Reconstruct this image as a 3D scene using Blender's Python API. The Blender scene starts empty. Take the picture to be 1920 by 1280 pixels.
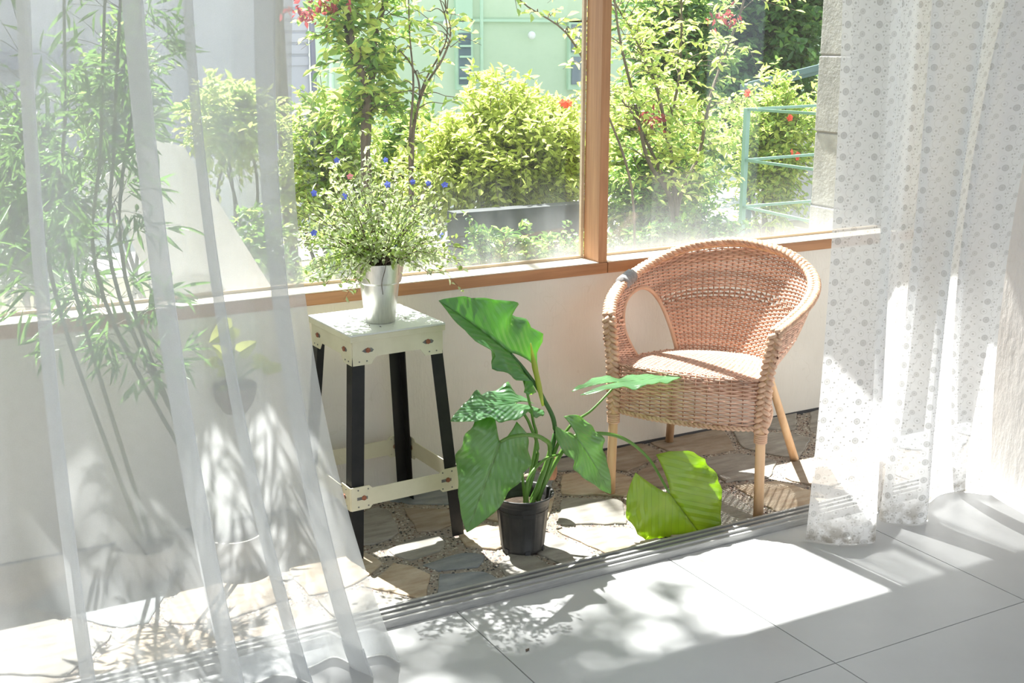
import bpy, math, random
import numpy as np
from mathutils import Vector, Matrix
from mathutils.geometry import tessellate_polygon

random.seed(7); rng = np.random.default_rng(7)
SC = bpy.context.scene
COL = SC.collection
R = math.radians

# ------------------------------------------------------------------ camera
FPX, HORIZON_Y, CAM_Z = 2249.0, 68.0, 1.5
PITCH = math.atan((640 - HORIZON_Y) / FPX)
YAW = R(28.88)
cam_d = bpy.data.cameras.new('camera'); cam = bpy.data.objects.new('camera', cam_d); COL.objects.link(cam)
cam_d.sensor_width = 36.0; cam_d.lens = FPX / 1920 * 36.0; cam_d.clip_start = 0.05; cam_d.clip_end = 200
cam.location = (0, 0, CAM_Z); cam.rotation_euler = (math.pi / 2 - PITCH, 0, -YAW)
SC.camera = cam

# ------------------------------------------------------------------ light
SUN_ELEV, SUN_AZ, SUN_POWER, SKY_POWER = R(59.4), R(-4.1), 13.0, 1.12
sd = bpy.data.lights.new('sun', 'SUN'); sun = bpy.data.objects.new('sun', sd); COL.objects.link(sun)
sd.energy = SUN_POWER; sd.angle = R(0.6); sd.color = (1.0, 0.975, 0.935)
to_sun = Vector((math.sin(SUN_AZ) * math.cos(SUN_ELEV), math.cos(SUN_AZ) * math.cos(SUN_ELEV), math.sin(SUN_ELEV)))
sun.rotation_euler = to_sun.to_track_quat('Z', 'Y').to_euler(); sun.location = (2, 20, 30)
w = bpy.data.worlds.new('sky'); SC.world = w; w.use_nodes = True
bg = w.node_tree.nodes['Background']; bg.inputs[0].default_value = (0.82, 0.905, 1.0, 1); bg.inputs[1].default_value = SKY_POWER
SC.view_settings.view_transform = 'Standard'; SC.view_settings.look = 'None'
SC.view_settings.gamma = 1.0; SC.view_settings.use_curve_mapping = False
SC.view_settings.exposure = 0.88
try:
    SC.cycles.transparent_max_bounces = 24; SC.cycles.max_bounces = 10; SC.cycles.diffuse_bounces = 5
    SC.cycles.use_denoising = True; SC.cycles.sample_clamp_indirect = 6
except Exception: pass

# ------------------------------------------------------------------ pixel -> world (1920x1280 frame)
_h = np.array([math.sin(YAW), math.cos(YAW), 0]); _r = np.array([math.cos(YAW), -math.sin(YAW), 0])
_f = _h * math.cos(PITCH) + np.array([0, 0, -math.sin(PITCH)]); _u = np.cross(_r, _f); _C = np.array([0, 0, CAM_Z])
def _ray(x, y): return _f * FPX + _r * (x - 960) - _u * (y - 640)
def at_y(x, y, Y): d = _ray(x, y); return _C + d * (Y / d[1])
def at_z(x, y, z=0.0): d = _ray(x, y); return _C + d * ((z - CAM_Z) / d[2])
def at_d(x, y, D): return _C + _ray(x, y) * (D / FPX)

# ------------------------------------------------------------------ materials
def nt(name):
    m = bpy.data.materials.new(name); m.use_nodes = True; t = m.node_tree; t.nodes.clear()
    out = t.nodes.new('ShaderNodeOutputMaterial'); return m, t, out
def N(t, kind, **kw):
    n = t.nodes.new(kind)
    for k, v in kw.items():
        if k.startswith('i_'):
            n.inputs[int(k[2:]) if k[2:].isdigit() else k[2:].replace('_', ' ')].default_value = v
        else: setattr(n, k, v)
    return n
def ramp(t, fac, stops, interp='LINEAR'):
    r = t.nodes.new('ShaderNodeValToRGB'); r.color_ramp.interpolation = interp
    e = r.color_ramp.elements
    while len(e) < len(stops): e.new(0.5)
    for i, (p, c) in enumerate(stops): e[i].position = p; e[i].color = (*c, 1) if len(c) == 3 else c
    t.links.new(fac, r.inputs[0]); return r.outputs[0]
def mth(t, op, a, b=None, clamp=False):
    n = t.nodes.new('ShaderNodeMath'); n.operation = op; n.use_clamp = clamp
    for i, v in enumerate((a, b)):
        if v is None: continue
        if isinstance(v, (int, float)): n.inputs[i].default_value = v
        else: t.links.new(v, n.inputs[i])
    return n.outputs[0]
def coords(t, scale=(1, 1, 1), kind='Object', rot=(0, 0, 0)):
    tc = t.nodes.new('ShaderNodeTexCoord'); mp = t.nodes.new('ShaderNodeMapping')
    mp.inputs['Scale'].default_value = scale; mp.inputs['Rotation'].default_value = rot
    t.links.new(tc.outputs[kind], mp.inputs[0]); return mp.outputs[0]
def noise(t, vec, scale, detail=4, rough=0.55):
    n = N(t, 'ShaderNodeTexNoise'); n.inputs['Scale'].default_value = scale
    n.inputs['Detail'].default_value = detail; n.inputs['Roughness'].default_value = rough
    t.links.new(vec, n.inputs['Vector']); return n.outputs[0]
def bump(t, height, strength, dist=0.01):
    b = N(t, 'ShaderNodeBump'); b.inputs['Strength'].default_value = strength; b.inputs['Distance'].default_value = dist
    t.links.new(height, b.inputs['Height']); return b.outputs[0]
def mixrgb(t, fac, a, b, mode='MIX'):
    n = t.nodes.new('ShaderNodeMix'); n.data_type = 'RGBA'; n.blend_type = mode
    for i, v in ((0, fac), (6, a), (7, b)):
        if isinstance(v, (int, float)): n.inputs[i].default_value = v
        elif isinstance(v, tuple): n.inputs[i].default_value = (*v, 1) if len(v) == 3 else v
        else: t.links.new(v, n.inputs[i])
    return n.outputs[2]
def island(t): return t.nodes.new('ShaderNodeNewGeometry').outputs['Random Per Island']

def M_basic(name, c1, c2=None, scale=8, rough=0.6, metal=0.0, bumps=0.0, bscale=60, stretch=(1, 1, 1), per_island=0.0, spec=0.5, objrand=0.0):
    m, t, out = nt(name); p = N(t, 'ShaderNodeBsdfPrincipled'); v = coords(t, stretch)
    c2 = c2 or tuple(min(1, x * 1.15) for x in c1)
    col = ramp(t, noise(t, v, scale), [(0.3, c1), (0.7, c2)])
    if per_island:
        k = ramp(t, island(t), [(0, (1 - per_island,) * 3), (1, (1 + per_island * 0.4,) * 3)])
        col = mixrgb(t, 1.0, col, k, 'MULTIPLY')
    if objrand:
        k = ramp(t, t.nodes.new('ShaderNodeObjectInfo').outputs['Random'], [(0, (1 - objrand,) * 3), (1, (1,) * 3)])
        col = mixrgb(t, 1.0, col, k, 'MULTIPLY')
    t.links.new(col, p.inputs['Base Color']); p.inputs['Roughness'].default_value = rough; p.inputs['Metallic'].default_value = metal
    p.inputs['Specular IOR Level'].default_value = spec
    if bumps: t.links.new(bump(t, noise(t, v, bscale, 6), bumps), p.inputs['Normal'])
    t.links.new(p.outputs[0], out.inputs[0]); return m
def M_leaf(name, cols, trans, rough=0.45, trans_fac=0.45, spec=0.4, veins=False):
    """leaf: glossy face plus light shining through; colour varies from leaf to leaf"""
    m, t, out = nt(name)
    v = coords(t); isl = island(t)
    mixf = mth(t, 'ADD', mth(t, 'MULTIPLY', isl, 0.75), mth(t, 'MULTIPLY', noise(t, v, 14, 2), 0.25))
    st = [(i / max(1, len(cols) - 1), c) for i, c in enumerate(cols)]
    col = ramp(t, mixf, st)
    p = N(t, 'ShaderNodeBsdfPrincipled'); p.inputs['Roughness'].default_value = rough; p.inputs['Specular IOR Level'].default_value = spec
    t.links.new(col, p.inputs['Base Color'])
    tr = N(t, 'ShaderNodeBsdfTranslucent'); t.links.new(mixrgb(t, 0.75, col, trans), tr.inputs[0])
    mx = N(t, 'ShaderNodeMixShader'); mx.inputs[0].default_value = trans_fac
    t.links.new(p.outputs[0], mx.inputs[1]); t.links.new(tr.outputs[0], mx.inputs[2]); t.links.new(mx.outputs[0], out.inputs[0])
    return m

def M_plaster(name, c1, c2, bs=0.25):
    m, t, out = nt(name); p = N(t, 'ShaderNodeBsdfPrincipled'); v = coords(t)
    big = noise(t, v, 2.2, 5); fine = noise(t, coords(t, (30, 30, 9)), 1.0, 6, 0.65)
    col = ramp(t, big, [(0.3, c1), (0.72, c2)])
    cr = N(t, 'ShaderNodeTexVoronoi', feature='DISTANCE_TO_EDGE'); cr.inputs['Scale'].default_value = 1.3
    wob = N(t, 'ShaderNodeVectorMath', operation='ADD'); t.links.new(v, wob.inputs[0])
    nn = N(t, 'ShaderNodeTexNoise'); nn.inputs['Scale'].default_value = 5; t.links.new(v, nn.inputs['Vector']); t.links.new(nn.outputs['Color'], wob.inputs[1])
    t.links.new(wob.outputs[0], cr.inputs['Vector'])
    crack = ramp(t, cr.outputs[0], [(0.0, (0.94, 0.93, 0.91)), (0.003, (1, 1, 1))])
    col = mixrgb(t, 1.0, col, crack, 'MULTIPLY')
    t.links.new(col, p.inputs['Base Color']); p.inputs['Roughness'].default_value = 0.85
    t.links.new(bump(t, mth(t, 'ADD', fine, mth(t, 'MULTIPLY', big, 1.5)), bs, 0.02), p.inputs['Normal'])
    t.links.new(p.outputs[0], out.inputs[0]); return m
def M_wood(name, c1, c2, axis='X', rough=0.45):
    m, t, out = nt(name); p = N(t, 'ShaderNodeBsdfPrincipled')
    s = {'X': (1.2, 22, 22), 'Z': (22, 22, 1.2), 'Y': (22, 1.2, 22)}[axis]; v = coords(t, s)
    n1 = noise(t, v, 1.0, 6, 0.6); n2 = noise(t, coords(t, tuple(x * 4 for x in s)), 1.0, 3)
    f = mth(t, 'ADD', mth(t, 'MULTIPLY', n1, 0.75), mth(t, 'MULTIPLY', n2, 0.25))
    t.links.new(ramp(t, f, [(0.3, c1), (0.5, tuple((a + b) / 2 for a, b in zip(c1, c2))), (0.7, c2)]), p.inputs['Base Color'])
    p.inputs['Roughness'].default_value = rough; t.links.new(bump(t, f, 0.12, 0.004), p.inputs['Normal'])
    t.links.new(p.outputs[0], out.inputs[0]); return m
def M_stone(name, c1, c2, c3):
    m, t, out = nt(name); p = N(t, 'ShaderNodeBsdfPrincipled'); v = coords(t, (3, 14, 3), rot=(0, 0, 0.5))
    a = noise(t, v, 2.0, 8, 0.6); b = noise(t, coords(t), 9, 6, 0.7)
    col = ramp(t, a, [(0.3, c1), (0.52, c2), (0.72, c3)])
    col = mixrgb(t, 0.5, col, ramp(t, b, [(0.35, (0.6, 0.56, 0.5)), (0.65, (1, 1, 1))]), 'MULTIPLY')
    t.links.new(col, p.inputs['Base Color']); p.inputs['Roughness'].default_value = 0.75
    t.links.new(bump(t, mth(t, 'ADD', a, b), 0.35, 0.012), p.inputs['Normal'])
    t.links.new(p.outputs[0], out.inputs[0]); return m
def M_tile():
    m, t, out = nt('floor_tile'); p = N(t, 'ShaderNodeBsdfPrincipled'); v = coords(t)
    a = noise(t, v, 3.0, 6, 0.6); b = noise(t, v, 60, 3)
    col = ramp(t, a, [(0.25, (0.452, 0.455, 0.462)), (0.75, (0.525, 0.528, 0.534))])
    k = ramp(t, t.nodes.new('ShaderNodeObjectInfo').outputs['Random'], [(0, (0.95,) * 3), (1, (1.0,) * 3)])
    t.links.new(mixrgb(t, 1.0, col, k, 'MULTIPLY'), p.inputs['Base Color'])
    t.links.new(ramp(t, mth(t, 'ADD', mth(t, 'MULTIPLY', a, 0.6), mth(t, 'MULTIPLY', b, 0.4)), [(0.3, (0.30,) * 3), (0.7, (0.44,) * 3)]), p.inputs['Roughness'])
    p.inputs['Specular IOR Level'].default_value = 0.45
    t.links.new(p.outputs[0], out.inputs[0]); return m
def M_glass():
    """window pane: clear with mirror-like reflection, dusty towards the bottom edge"""
    m, t, out = nt('dusty_window_glass')
    tr = N(t, 'ShaderNodeBsdfTransparent'); tr.inputs[0].default_value = (0.975, 0.99, 0.985, 1)
    gl = N(t, 'ShaderNodeBsdfGlossy'); gl.inputs['Roughness'].default_value = 0.0
    lw = N(t, 'ShaderNodeLayerWeight'); lw.inputs[0].default_value = 0.5
    f = mth(t, 'ADD', 0.035, mth(t, 'MULTIPLY', mth(t, 'POWER', lw.outputs['Facing'], 4.0), 0.7))
    mx = N(t, 'ShaderNodeMixShader'); t.links.new(f, mx.inputs[0]); t.links.new(tr.outputs[0], mx.inputs[1]); t.links.new(gl.outputs[0], mx.inputs[2])
    v = coords(t); sp = N(t, 'ShaderNodeSeparateXYZ'); t.links.new(v, sp.inputs[0])
    n1 = noise(t, v, 2.5, 5, 0.6); n2 = noise(t, coords(t, (60, 60, 4)), 1.0, 4, 0.7); n3 = noise(t, v, 130, 2)
    zz = mth(t, 'ADD', sp.outputs[2], mth(t, 'MULTIPLY', mth(t, 'SUBTRACT', n1, 0.5), 0.16))
    grad = ramp(t, zz, [(0.04, (0.19,) * 3), (0.10, (0.10,) * 3), (0.22, (0.03,) * 3), (0.36, (0.003,) * 3)])
    spk = ramp(t, n3, [(0.62, (0.0,) * 3), (0.75, (0.10,) * 3)])
    d = mth(t, 'ADD', mth(t, 'MULTIPLY', grad, mth(t, 'ADD', 0.5, n2)), mth(t, 'MULTIPLY', spk, grad), True)
    df = N(t, 'ShaderNodeBsdfDiffuse'); df.inputs[0].default_value = (0.8, 0.84, 0.86, 1)
    tl = N(t, 'ShaderNodeBsdfTranslucent'); tl.inputs[0].default_value = (0.8, 0.84, 0.86, 1)
    dm = N(t, 'ShaderNodeMixShader'); dm.inputs[0].default_value = 0.5; t.links.new(df.outputs[0], dm.inputs[1]); t.links.new(tl.outputs[0], dm.inputs[2])
    fm = N(t, 'ShaderNodeMixShader'); t.links.new(d, fm.inputs[0]); t.links.new(mx.outputs[0], fm.inputs[1]); t.links.new(dm.outputs[0], fm.inputs[2])
    t.links.new(fm.outputs[0], out.inputs[0]); return m
def M_sheer(name, alpha, weave=900):
    m, t, out = nt(name); uv = N(t, 'ShaderNodeUVMap').outputs[0]
    n = noise(t, uv, 35, 3); n2 = noise(t, uv, weave * 0.4, 1)
    a = mth(t, 'ADD', alpha - 0.06, mth(t, 'ADD', mth(t, 'MULTIPLY', n, 0.06), mth(t, 'MULTIPLY', n2, 0.06)), True)
    lw = N(t, 'ShaderNodeLayerWeight'); lw.inputs[0].default_value = 0.5
    a = mth(t, 'ADD', a, mth(t, 'MULTIPLY', mth(t, 'POWER', lw.outputs['Facing'], 2.5), 0.45), True)   # threads close up seen edge-on
    df = N(t, 'ShaderNodeBsdfDiffuse'); df.inputs[0].default_value = (0.86, 0.87, 0.88, 1)
    tl = N(t, 'ShaderNodeBsdfTranslucent'); tl.inputs[0].default_value = (0.86, 0.87, 0.88, 1)
    dm = N(t, 'ShaderNodeMixShader'); dm.inputs[0].default_value = 0.5; t.links.new(df.outputs[0], dm.inputs[1]); t.links.new(tl.outputs[0], dm.inputs[2])
    tr = N(t, 'ShaderNodeBsdfTransparent'); mx = N(t, 'ShaderNodeMixShader')
    t.links.new(a, mx.inputs[0]); t.links.new(tr.outputs[0], mx.inputs[1]); t.links.new(dm.outputs[0], mx.inputs[2])
    t.links.new(mx.outputs[0], out.inputs[0]); return m
def M_lace():
    """net curtain with an embroidered repeat of rosettes, dots, sprigs and curled vines; soiled hem"""
    m, t, out = nt('embroidered_lace'); uvn = N(t, 'ShaderNodeUVMap').outputs[0]
    sp = N(t, 'ShaderNodeSeparateXYZ'); t.links.new(uvn, sp.inputs[0])
    CW, CHh = 0.094, 0.060
    fu = mth(t, 'MULTIPLY', mth(t, 'FRACT', mth(t, 'DIVIDE', sp.outputs[0], CW)), CW)
    fv = mth(t, 'MULTIPLY', mth(t, 'FRACT', mth(t, 'DIVIDE', sp.outputs[1], CHh)), CHh)
    def dist(cx, cy, sx=1.0, sy=1.0):
        dx = mth(t, 'ABSOLUTE', mth(t, 'SUBTRACT', fu, cx)); dx = mth(t, 'MULTIPLY', mth(t, 'MINIMUM', dx, mth(t, 'SUBTRACT', CW, dx)), sx)
        dy = mth(t, 'ABSOLUTE', mth(t, 'SUBTRACT', fv, cy)); dy = mth(t, 'MULTIPLY', mth(t, 'MINIMUM', dy, mth(t, 'SUBTRACT', CHh, dy)), sy)
        return mth(t, 'SQRT', mth(t, 'ADD', mth(t, 'MULTIPLY', dx, dx), mth(t, 'MULTIPLY', dy, dy)))
    def disc(d, r, soft=0.0012): 
        return mth(t, 'MULTIPLY', mth(t, 'SUBTRACT', r, d), 1.0 / soft, True)
    def ring(d, r, wd): return mth(t, 'MULTIPLY', mth(t, 'SUBTRACT', wd, mth(t, 'ABSOLUTE', mth(t, 'SUBTRACT', d, r))), 900.0, True)
    mask = None
    def add(x, k=1.0):
        nonlocal mask
        x = mth(t, 'MULTIPLY', x, k) if k != 1.0 else x
        mask = x if mask is None else mth(t, 'MAXIMUM', mask, x)
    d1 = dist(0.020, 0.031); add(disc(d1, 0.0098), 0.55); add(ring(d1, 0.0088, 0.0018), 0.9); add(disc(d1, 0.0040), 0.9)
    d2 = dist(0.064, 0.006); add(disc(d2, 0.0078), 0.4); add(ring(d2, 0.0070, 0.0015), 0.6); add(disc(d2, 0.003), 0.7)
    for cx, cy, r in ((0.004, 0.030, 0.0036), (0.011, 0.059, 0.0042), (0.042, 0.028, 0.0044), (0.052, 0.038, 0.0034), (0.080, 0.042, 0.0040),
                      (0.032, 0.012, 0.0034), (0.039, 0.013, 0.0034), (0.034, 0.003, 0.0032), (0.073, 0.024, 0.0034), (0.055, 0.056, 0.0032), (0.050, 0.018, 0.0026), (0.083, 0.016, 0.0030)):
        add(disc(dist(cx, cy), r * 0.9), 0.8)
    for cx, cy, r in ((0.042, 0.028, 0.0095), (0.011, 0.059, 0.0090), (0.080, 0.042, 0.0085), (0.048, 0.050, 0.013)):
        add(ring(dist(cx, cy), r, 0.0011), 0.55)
    # soiled hem
    v = coords(t); n1 = noise(t, v, 22, 5, 0.65); n2 = noise(t, v, 70, 3)
    hemz = mth(t, 'SUBTRACT', 1.0, mth(t, 'DIVIDE', sp.outputs[1], 0.13), True)
    dirt = mth(t, 'MULTIPLY', hemz, ramp(t, n1, [(0.42, (0,) * 3), (0.62, (1,) * 3)]), True)
    base_a = mth(t, 'ADD', 0.74, mth(t, 'MULTIPLY', n2, 0.08)); base_a = mth(t, 'ADD', base_a, mth(t, 'MULTIPLY', hemz, 0.35), True)
    lw = N(t, 'ShaderNodeLayerWeight'); lw.inputs[0].default_value = 0.5
    base_a = mth(t, 'ADD', base_a, mth(t, 'MULTIPLY', mth(t, 'POWER', lw.outputs['Facing'], 2.5), 0.4), True)
    a = mth(t, 'MAXIMUM', base_a, mth(t, 'MULTIPLY', mask, 0.98))
    col = mixrgb(t, mth(t, 'MULTIPLY', mask, 1.0), (0.92, 0.92, 0.925), (0.56, 0.55, 0.53))  # white thread painted grey, the way it looks against the light
    col = mixrgb(t, mth(t, 'MULTIPLY', dirt, 0.9), col, (0.36, 0.33, 0.28))
    df = N(t, 'ShaderNodeBsdfDiffuse'); t.links.new(col, df.inputs[0])
    tl = N(t, 'ShaderNodeBsdfTranslucent'); t.links.new(col, tl.inputs[0])
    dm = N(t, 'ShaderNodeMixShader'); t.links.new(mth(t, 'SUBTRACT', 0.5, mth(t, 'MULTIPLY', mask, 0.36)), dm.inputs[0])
    t.links.new(df.outputs[0], dm.inputs[1]); t.links.new(tl.outputs[0], dm.inputs[2])
    tr = N(t, 'ShaderNodeBsdfTransparent'); mx = N(t, 'ShaderNodeMixShader')
    t.links.new(a, mx.inputs[0]); t.links.new(tr.outputs[0], mx.inputs[1]); t.links.new(dm.outputs[0], mx.inputs[2])
    t.links.new(mx.outputs[0], out.inputs[0]); return m
def M_bigleaf(name, cols, trans, vein, trans_fac=0.4, rough=0.33):
    """large leaf blade: UV x across (0 = midrib), y along; pale side veins"""
    m, t, out = nt(name); uv = N(t, 'ShaderNodeUVMap').outputs[0]; sp = N(t, 'ShaderNodeSeparateXYZ'); t.links.new(uv, sp.inputs[0])
    ax = mth(t, 'ABSOLUTE', sp.outputs[0]); v = coords(t)
    s = mth(t, 'FRACT', mth(t, 'MULTIPLY', mth(t, 'SUBTRACT', sp.outputs[1], mth(t, 'MULTIPLY', ax, 0.75)), 7.0))
    vv = mth(t, 'ABSOLUTE', mth(t, 'SUBTRACT', s, 0.5))
    vein_m = mth(t, 'MAXIMUM', mth(t, 'MULTIPLY', mth(t, 'SUBTRACT', 0.045, vv), 18, True), mth(t, 'MULTIPLY', mth(t, 'SUBTRACT', 0.022, ax), 60, True))
    n = noise(t, v, 18, 4); col = ramp(t, n, [(0.3, cols[0]), (0.7, cols[1])])
    col = mixrgb(t, mth(t, 'MULTIPLY', vein_m, 0.55), col, vein)
    p = N(t, 'ShaderNodeBsdfPrincipled'); p.inputs['Roughness'].default_value = rough; p.inputs['Specular IOR Level'].default_value = 1.0
    t.links.new(col, p.inputs['Base Color'])
    t.links.new(bump(t, mth(t, 'ADD', mth(t, 'MULTIPLY', vv, 1.3), mth(t, 'MULTIPLY', n, 0.4)), 0.5, 0.006), p.inputs['Normal'])
    tr = N(t, 'ShaderNodeBsdfTranslucent'); tc = mixrgb(t, n, trans, tuple(x * 0.7 for x in trans)); t.links.new(mixrgb(t, mth(t, 'MULTIPLY', vein_m, 0.5), tc, tuple(x * 0.35 for x in trans)), tr.inputs[0])
    mx = N(t, 'ShaderNodeMixShader'); mx.inputs[0].default_value = trans_fac
    t.links.new(p.outputs[0], mx.inputs[1]); t.links.new(tr.outputs[0], mx.inputs[2]); t.links.new(mx.outputs[0], out.inputs[0]); return m

MT = {}
MT['tile'] = M_tile()
MT['grout'] = M_basic('tile_grout', (0.30, 0.29, 0.28), rough=0.9)
MT['plaster'] = M_plaster('cream_plaster', (0.66, 0.62, 0.56), (0.76, 0.72, 0.66))
MT['plaster_rough'] = M_plaster('rough_white_plaster', (0.62, 0.59, 0.56), (0.76, 0.73, 0.70), 0.55)
MT['ceil'] = M_plaster('white_ceiling', (0.75, 0.75, 0.74), (0.82, 0.82, 0.81), 0.1)
MT['wood_x'] = M_wood('orange_timber', (0.30, 0.135, 0.06), (0.52, 0.27, 0.13), 'X')
MT['wood_z'] = M_wood('orange_timber_upright', (0.32, 0.145, 0.065), (0.54, 0.30, 0.15), 'Z')
MT['bead'] = M_wood('pale_glazing_bead', (0.52, 0.40, 0.27), (0.70, 0.58, 0.42), 'X')
MT['glass'] = M_glass()
MT['alu'] = M_basic('dull_aluminium', (0.34, 0.335, 0.325), (0.47, 0.465, 0.45), 20, 0.45, 0.3, 0.1, 90, (1, 12, 12))
MT['groove'] = M_basic('dark_track_groove', (0.05, 0.05, 0.055), rough=0.8)
MT['sheer'] = M_sheer('white_sheer_voile', 0.55)
MT['hem'] = M_sheer('white_sheer_hem', 0.62)
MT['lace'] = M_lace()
MT['stone_beige'] = M_stone('beige_flagstone', (0.36, 0.26, 0.17), (0.50, 0.41, 0.31), (0.56, 0.50, 0.41))
MT['stone_grey'] = M_stone('grey_flagstone', (0.22, 0.21, 0.19), (0.34, 0.32, 0.29), (0.42, 0.40, 0.36))
MT['stone_blue'] = M_stone('blue_grey_flagstone', (0.19, 0.21, 0.23), (0.27, 0.29, 0.31), (0.35, 0.36, 0.37))
MT['stone_brown'] = M_stone('brown_flagstone', (0.24, 0.18, 0.13), (0.34, 0.28, 0.22), (0.42, 0.37, 0.31))
MT['mortar'] = M_basic('pebble_mortar', (0.25, 0.21, 0.175), (0.40, 0.36, 0.31), 120, 0.9, 0, 0.6, 260)
def M_pebbles():
    m, t, out = nt('mixed_pebbles'); p = N(t, 'ShaderNodeBsdfPrincipled')
    t.links.new(ramp(t, island(t), [(0, (0.04, 0.04, 0.045)), (0.25, (0.16, 0.09, 0.07)), (0.45, (0.34, 0.27, 0.21)), (0.7, (0.5, 0.46, 0.4)), (1, (0.66, 0.62, 0.56))], 'CONSTANT'), p.inputs['Base Color'])
    p.inputs['Roughness'].default_value = 0.55; t.links.new(p.outputs[0], out.inputs[0]); return m
MT['pebbles'] = M_pebbles()
MT['wicker'] = M_basic('pink_brown_wicker', (0.62, 0.37, 0.265), (0.75, 0.49, 0.375), 9, 0.55, 0, 0.15, 200, per_island=0.34)
MT['wicker_braid'] = M_basic('wicker_braid', (0.58, 0.345, 0.225), (0.74, 0.49, 0.35), 16, 0.5, 0, 0.3, 260, (1, 1, 1), per_island=0.2)
MT['stake'] = M_basic('wicker_stake', (0.42, 0.22, 0.14), (0.54, 0.31, 0.21), 10, 0.6)
MT['cane'] = M_wood('peeled_cane_pole', (0.62, 0.37, 0.20), (0.78, 0.55, 0.34), 'Z', 0.4)
MT['grey_wrap'] = M_basic('grey_wrap', (0.20, 0.19, 0.19), (0.34, 0.33, 0.33), 80, 0.7, 0, 0.3)
MT['black_metal'] = M_basic('black_painted_steel', (0.009, 0.009, 0.009), (0.02, 0.019, 0.018), 14, 0.45, 0, 0.08, 120, spec=0.3)
MT['cream_metal'] = M_basic('cream_painted_steel', (0.60, 0.56, 0.40), (0.70, 0.66, 0.50), 9, 0.5, 0, 0.1, 90)
def M_scuffed():
    m, t, out = nt('scuffed_white_paint'); p = N(t, 'ShaderNodeBsdfPrincipled'); v = coords(t)
    a = noise(t, v, 26, 8, 0.7); b = noise(t, v, 120, 4)
    t.links.new(mixrgb(t, ramp(t, mth(t, 'ADD', mth(t, 'MULTIPLY', a, 0.8), mth(t, 'MULTIPLY', b, 0.2)), [(0.60, (0,) * 3), (0.68, (1,) * 3)]), (0.68, 0.69, 0.66), (0.30, 0.31, 0.30)), p.inputs['Base Color'])
    p.inputs['Roughness'].default_value = 0.4; t.links.new(p.outputs[0], out.inputs[0]); return m
MT['scuffed'] = M_scuffed()
MT['rust'] = M_basic('rusty_bolt', (0.20, 0.06, 0.03), (0.36, 0.14, 0.08), 200, 0.8)
MT['steel_dark'] = M_basic('dark_slot', (0.10, 0.10, 0.095), (0.22, 0.22, 0.2), 80, 0.6)
MT['bucket'] = M_basic('brushed_aluminium_pot', (0.70, 0.69, 0.66), (0.82, 0.81, 0.78), 6, 0.33, 0.92, 0.06, 40, (30, 30, 0.6))
MT['blackpot'] = M_basic('dusty_black_plastic', (0.018, 0.018, 0.018), (0.055, 0.052, 0.05), 9, 0.5, 0, 0.05, 60)
MT['soil'] = M_basic('dark_soil', (0.035, 0.024, 0.016), (0.09, 0.06, 0.04), 60, 0.95, 0, 0.9, 120)
MT['pebble_white'] = M_basic('pale_pebble', (0.5, 0.47, 0.42), (0.64, 0.6, 0.54), 30, 0.6)
MT['corm'] = M_basic('brown_corm_husk', (0.30, 0.13, 0.07), (0.48, 0.25, 0.15), 30, 0.7, 0, 0.5, 60, (1, 1, 0.2))
MT['petiole'] = M_leaf('green_petiole', [(0.10, 0.22, 0.04), (0.16, 0.30, 0.06)], (0.35, 0.6, 0.1), 0.35, 0.15)
MT['petiole_dark'] = M_leaf('dark_petiole', [(0.05, 0.13, 0.04), (0.08, 0.18, 0.05)], (0.2, 0.4, 0.08), 0.35, 0.1)
MT['big_green'] = M_bigleaf('glossy_green_blade', ((0.10, 0.23, 0.11), (0.17, 0.32, 0.17)), (0.44, 0.85, 0.05), (0.20, 0.36, 0.18), 0.5)
MT['big_mid'] = M_bigleaf('mid_green_blade', ((0.15, 0.32, 0.09), (0.23, 0.43, 0.14)), (0.42, 0.74, 0.12), (0.32, 0.48, 0.22), 0.42)
MT['big_yellow'] = M_bigleaf('yellow_green_blade', ((0.22, 0.36, 0.03), (0.40, 0.50, 0.05)), (0.62, 0.86, 0.06), (0.10, 0.22, 0.03), 0.55)
MT['shrub_leaf'] = M_leaf('sunlit_pale_leaf', [(0.20, 0.32, 0.10), (0.46, 0.55, 0.30), (0.80, 0.82, 0.70)], (0.72, 0.80, 0.45), 0.4, 0.45)  # palest tones paint the sunlit leaves into the colour
MT['blue_petal'] = M_leaf('blue_petal', [(0.10, 0.14, 0.62), (0.16, 0.20, 0.78)], (0.25, 0.3, 0.9), 0.6, 0.3, 0.1)
MT['pink_petal'] = M_leaf('pink_petal', [(0.75, 0.18, 0.28), (0.85, 0.3, 0.36)], (0.9, 0.35, 0.4), 0.6, 0.3, 0.1)
MT['red_petal'] = M_leaf('red_petal', [(0.75, 0.09, 0.06), (0.88, 0.16, 0.1)], (0.9, 0.25, 0.15), 0.6, 0.3, 0.1)
MT['twig'] = M_basic('brown_twig', (0.08, 0.06, 0.042), (0.16, 0.12, 0.088), 30, 0.85)
MT['bark'] = M_basic('grey_brown_bark', (0.075, 0.06, 0.045), (0.17, 0.135, 0.10), 14, 0.9, 0, 0.7, 40, (1, 1, 0.3))
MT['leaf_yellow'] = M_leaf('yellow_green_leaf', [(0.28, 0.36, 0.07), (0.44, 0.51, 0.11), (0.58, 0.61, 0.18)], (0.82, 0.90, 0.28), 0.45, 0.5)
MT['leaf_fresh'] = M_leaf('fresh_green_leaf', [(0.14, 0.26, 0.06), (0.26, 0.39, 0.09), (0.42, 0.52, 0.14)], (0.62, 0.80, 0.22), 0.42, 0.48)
MT['leaf_mid'] = M_leaf('mid_green_leaf', [(0.06, 0.15, 0.04), (0.12, 0.24, 0.06), (0.22, 0.33, 0.09)], (0.34, 0.58, 0.12), 0.38, 0.42)
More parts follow.
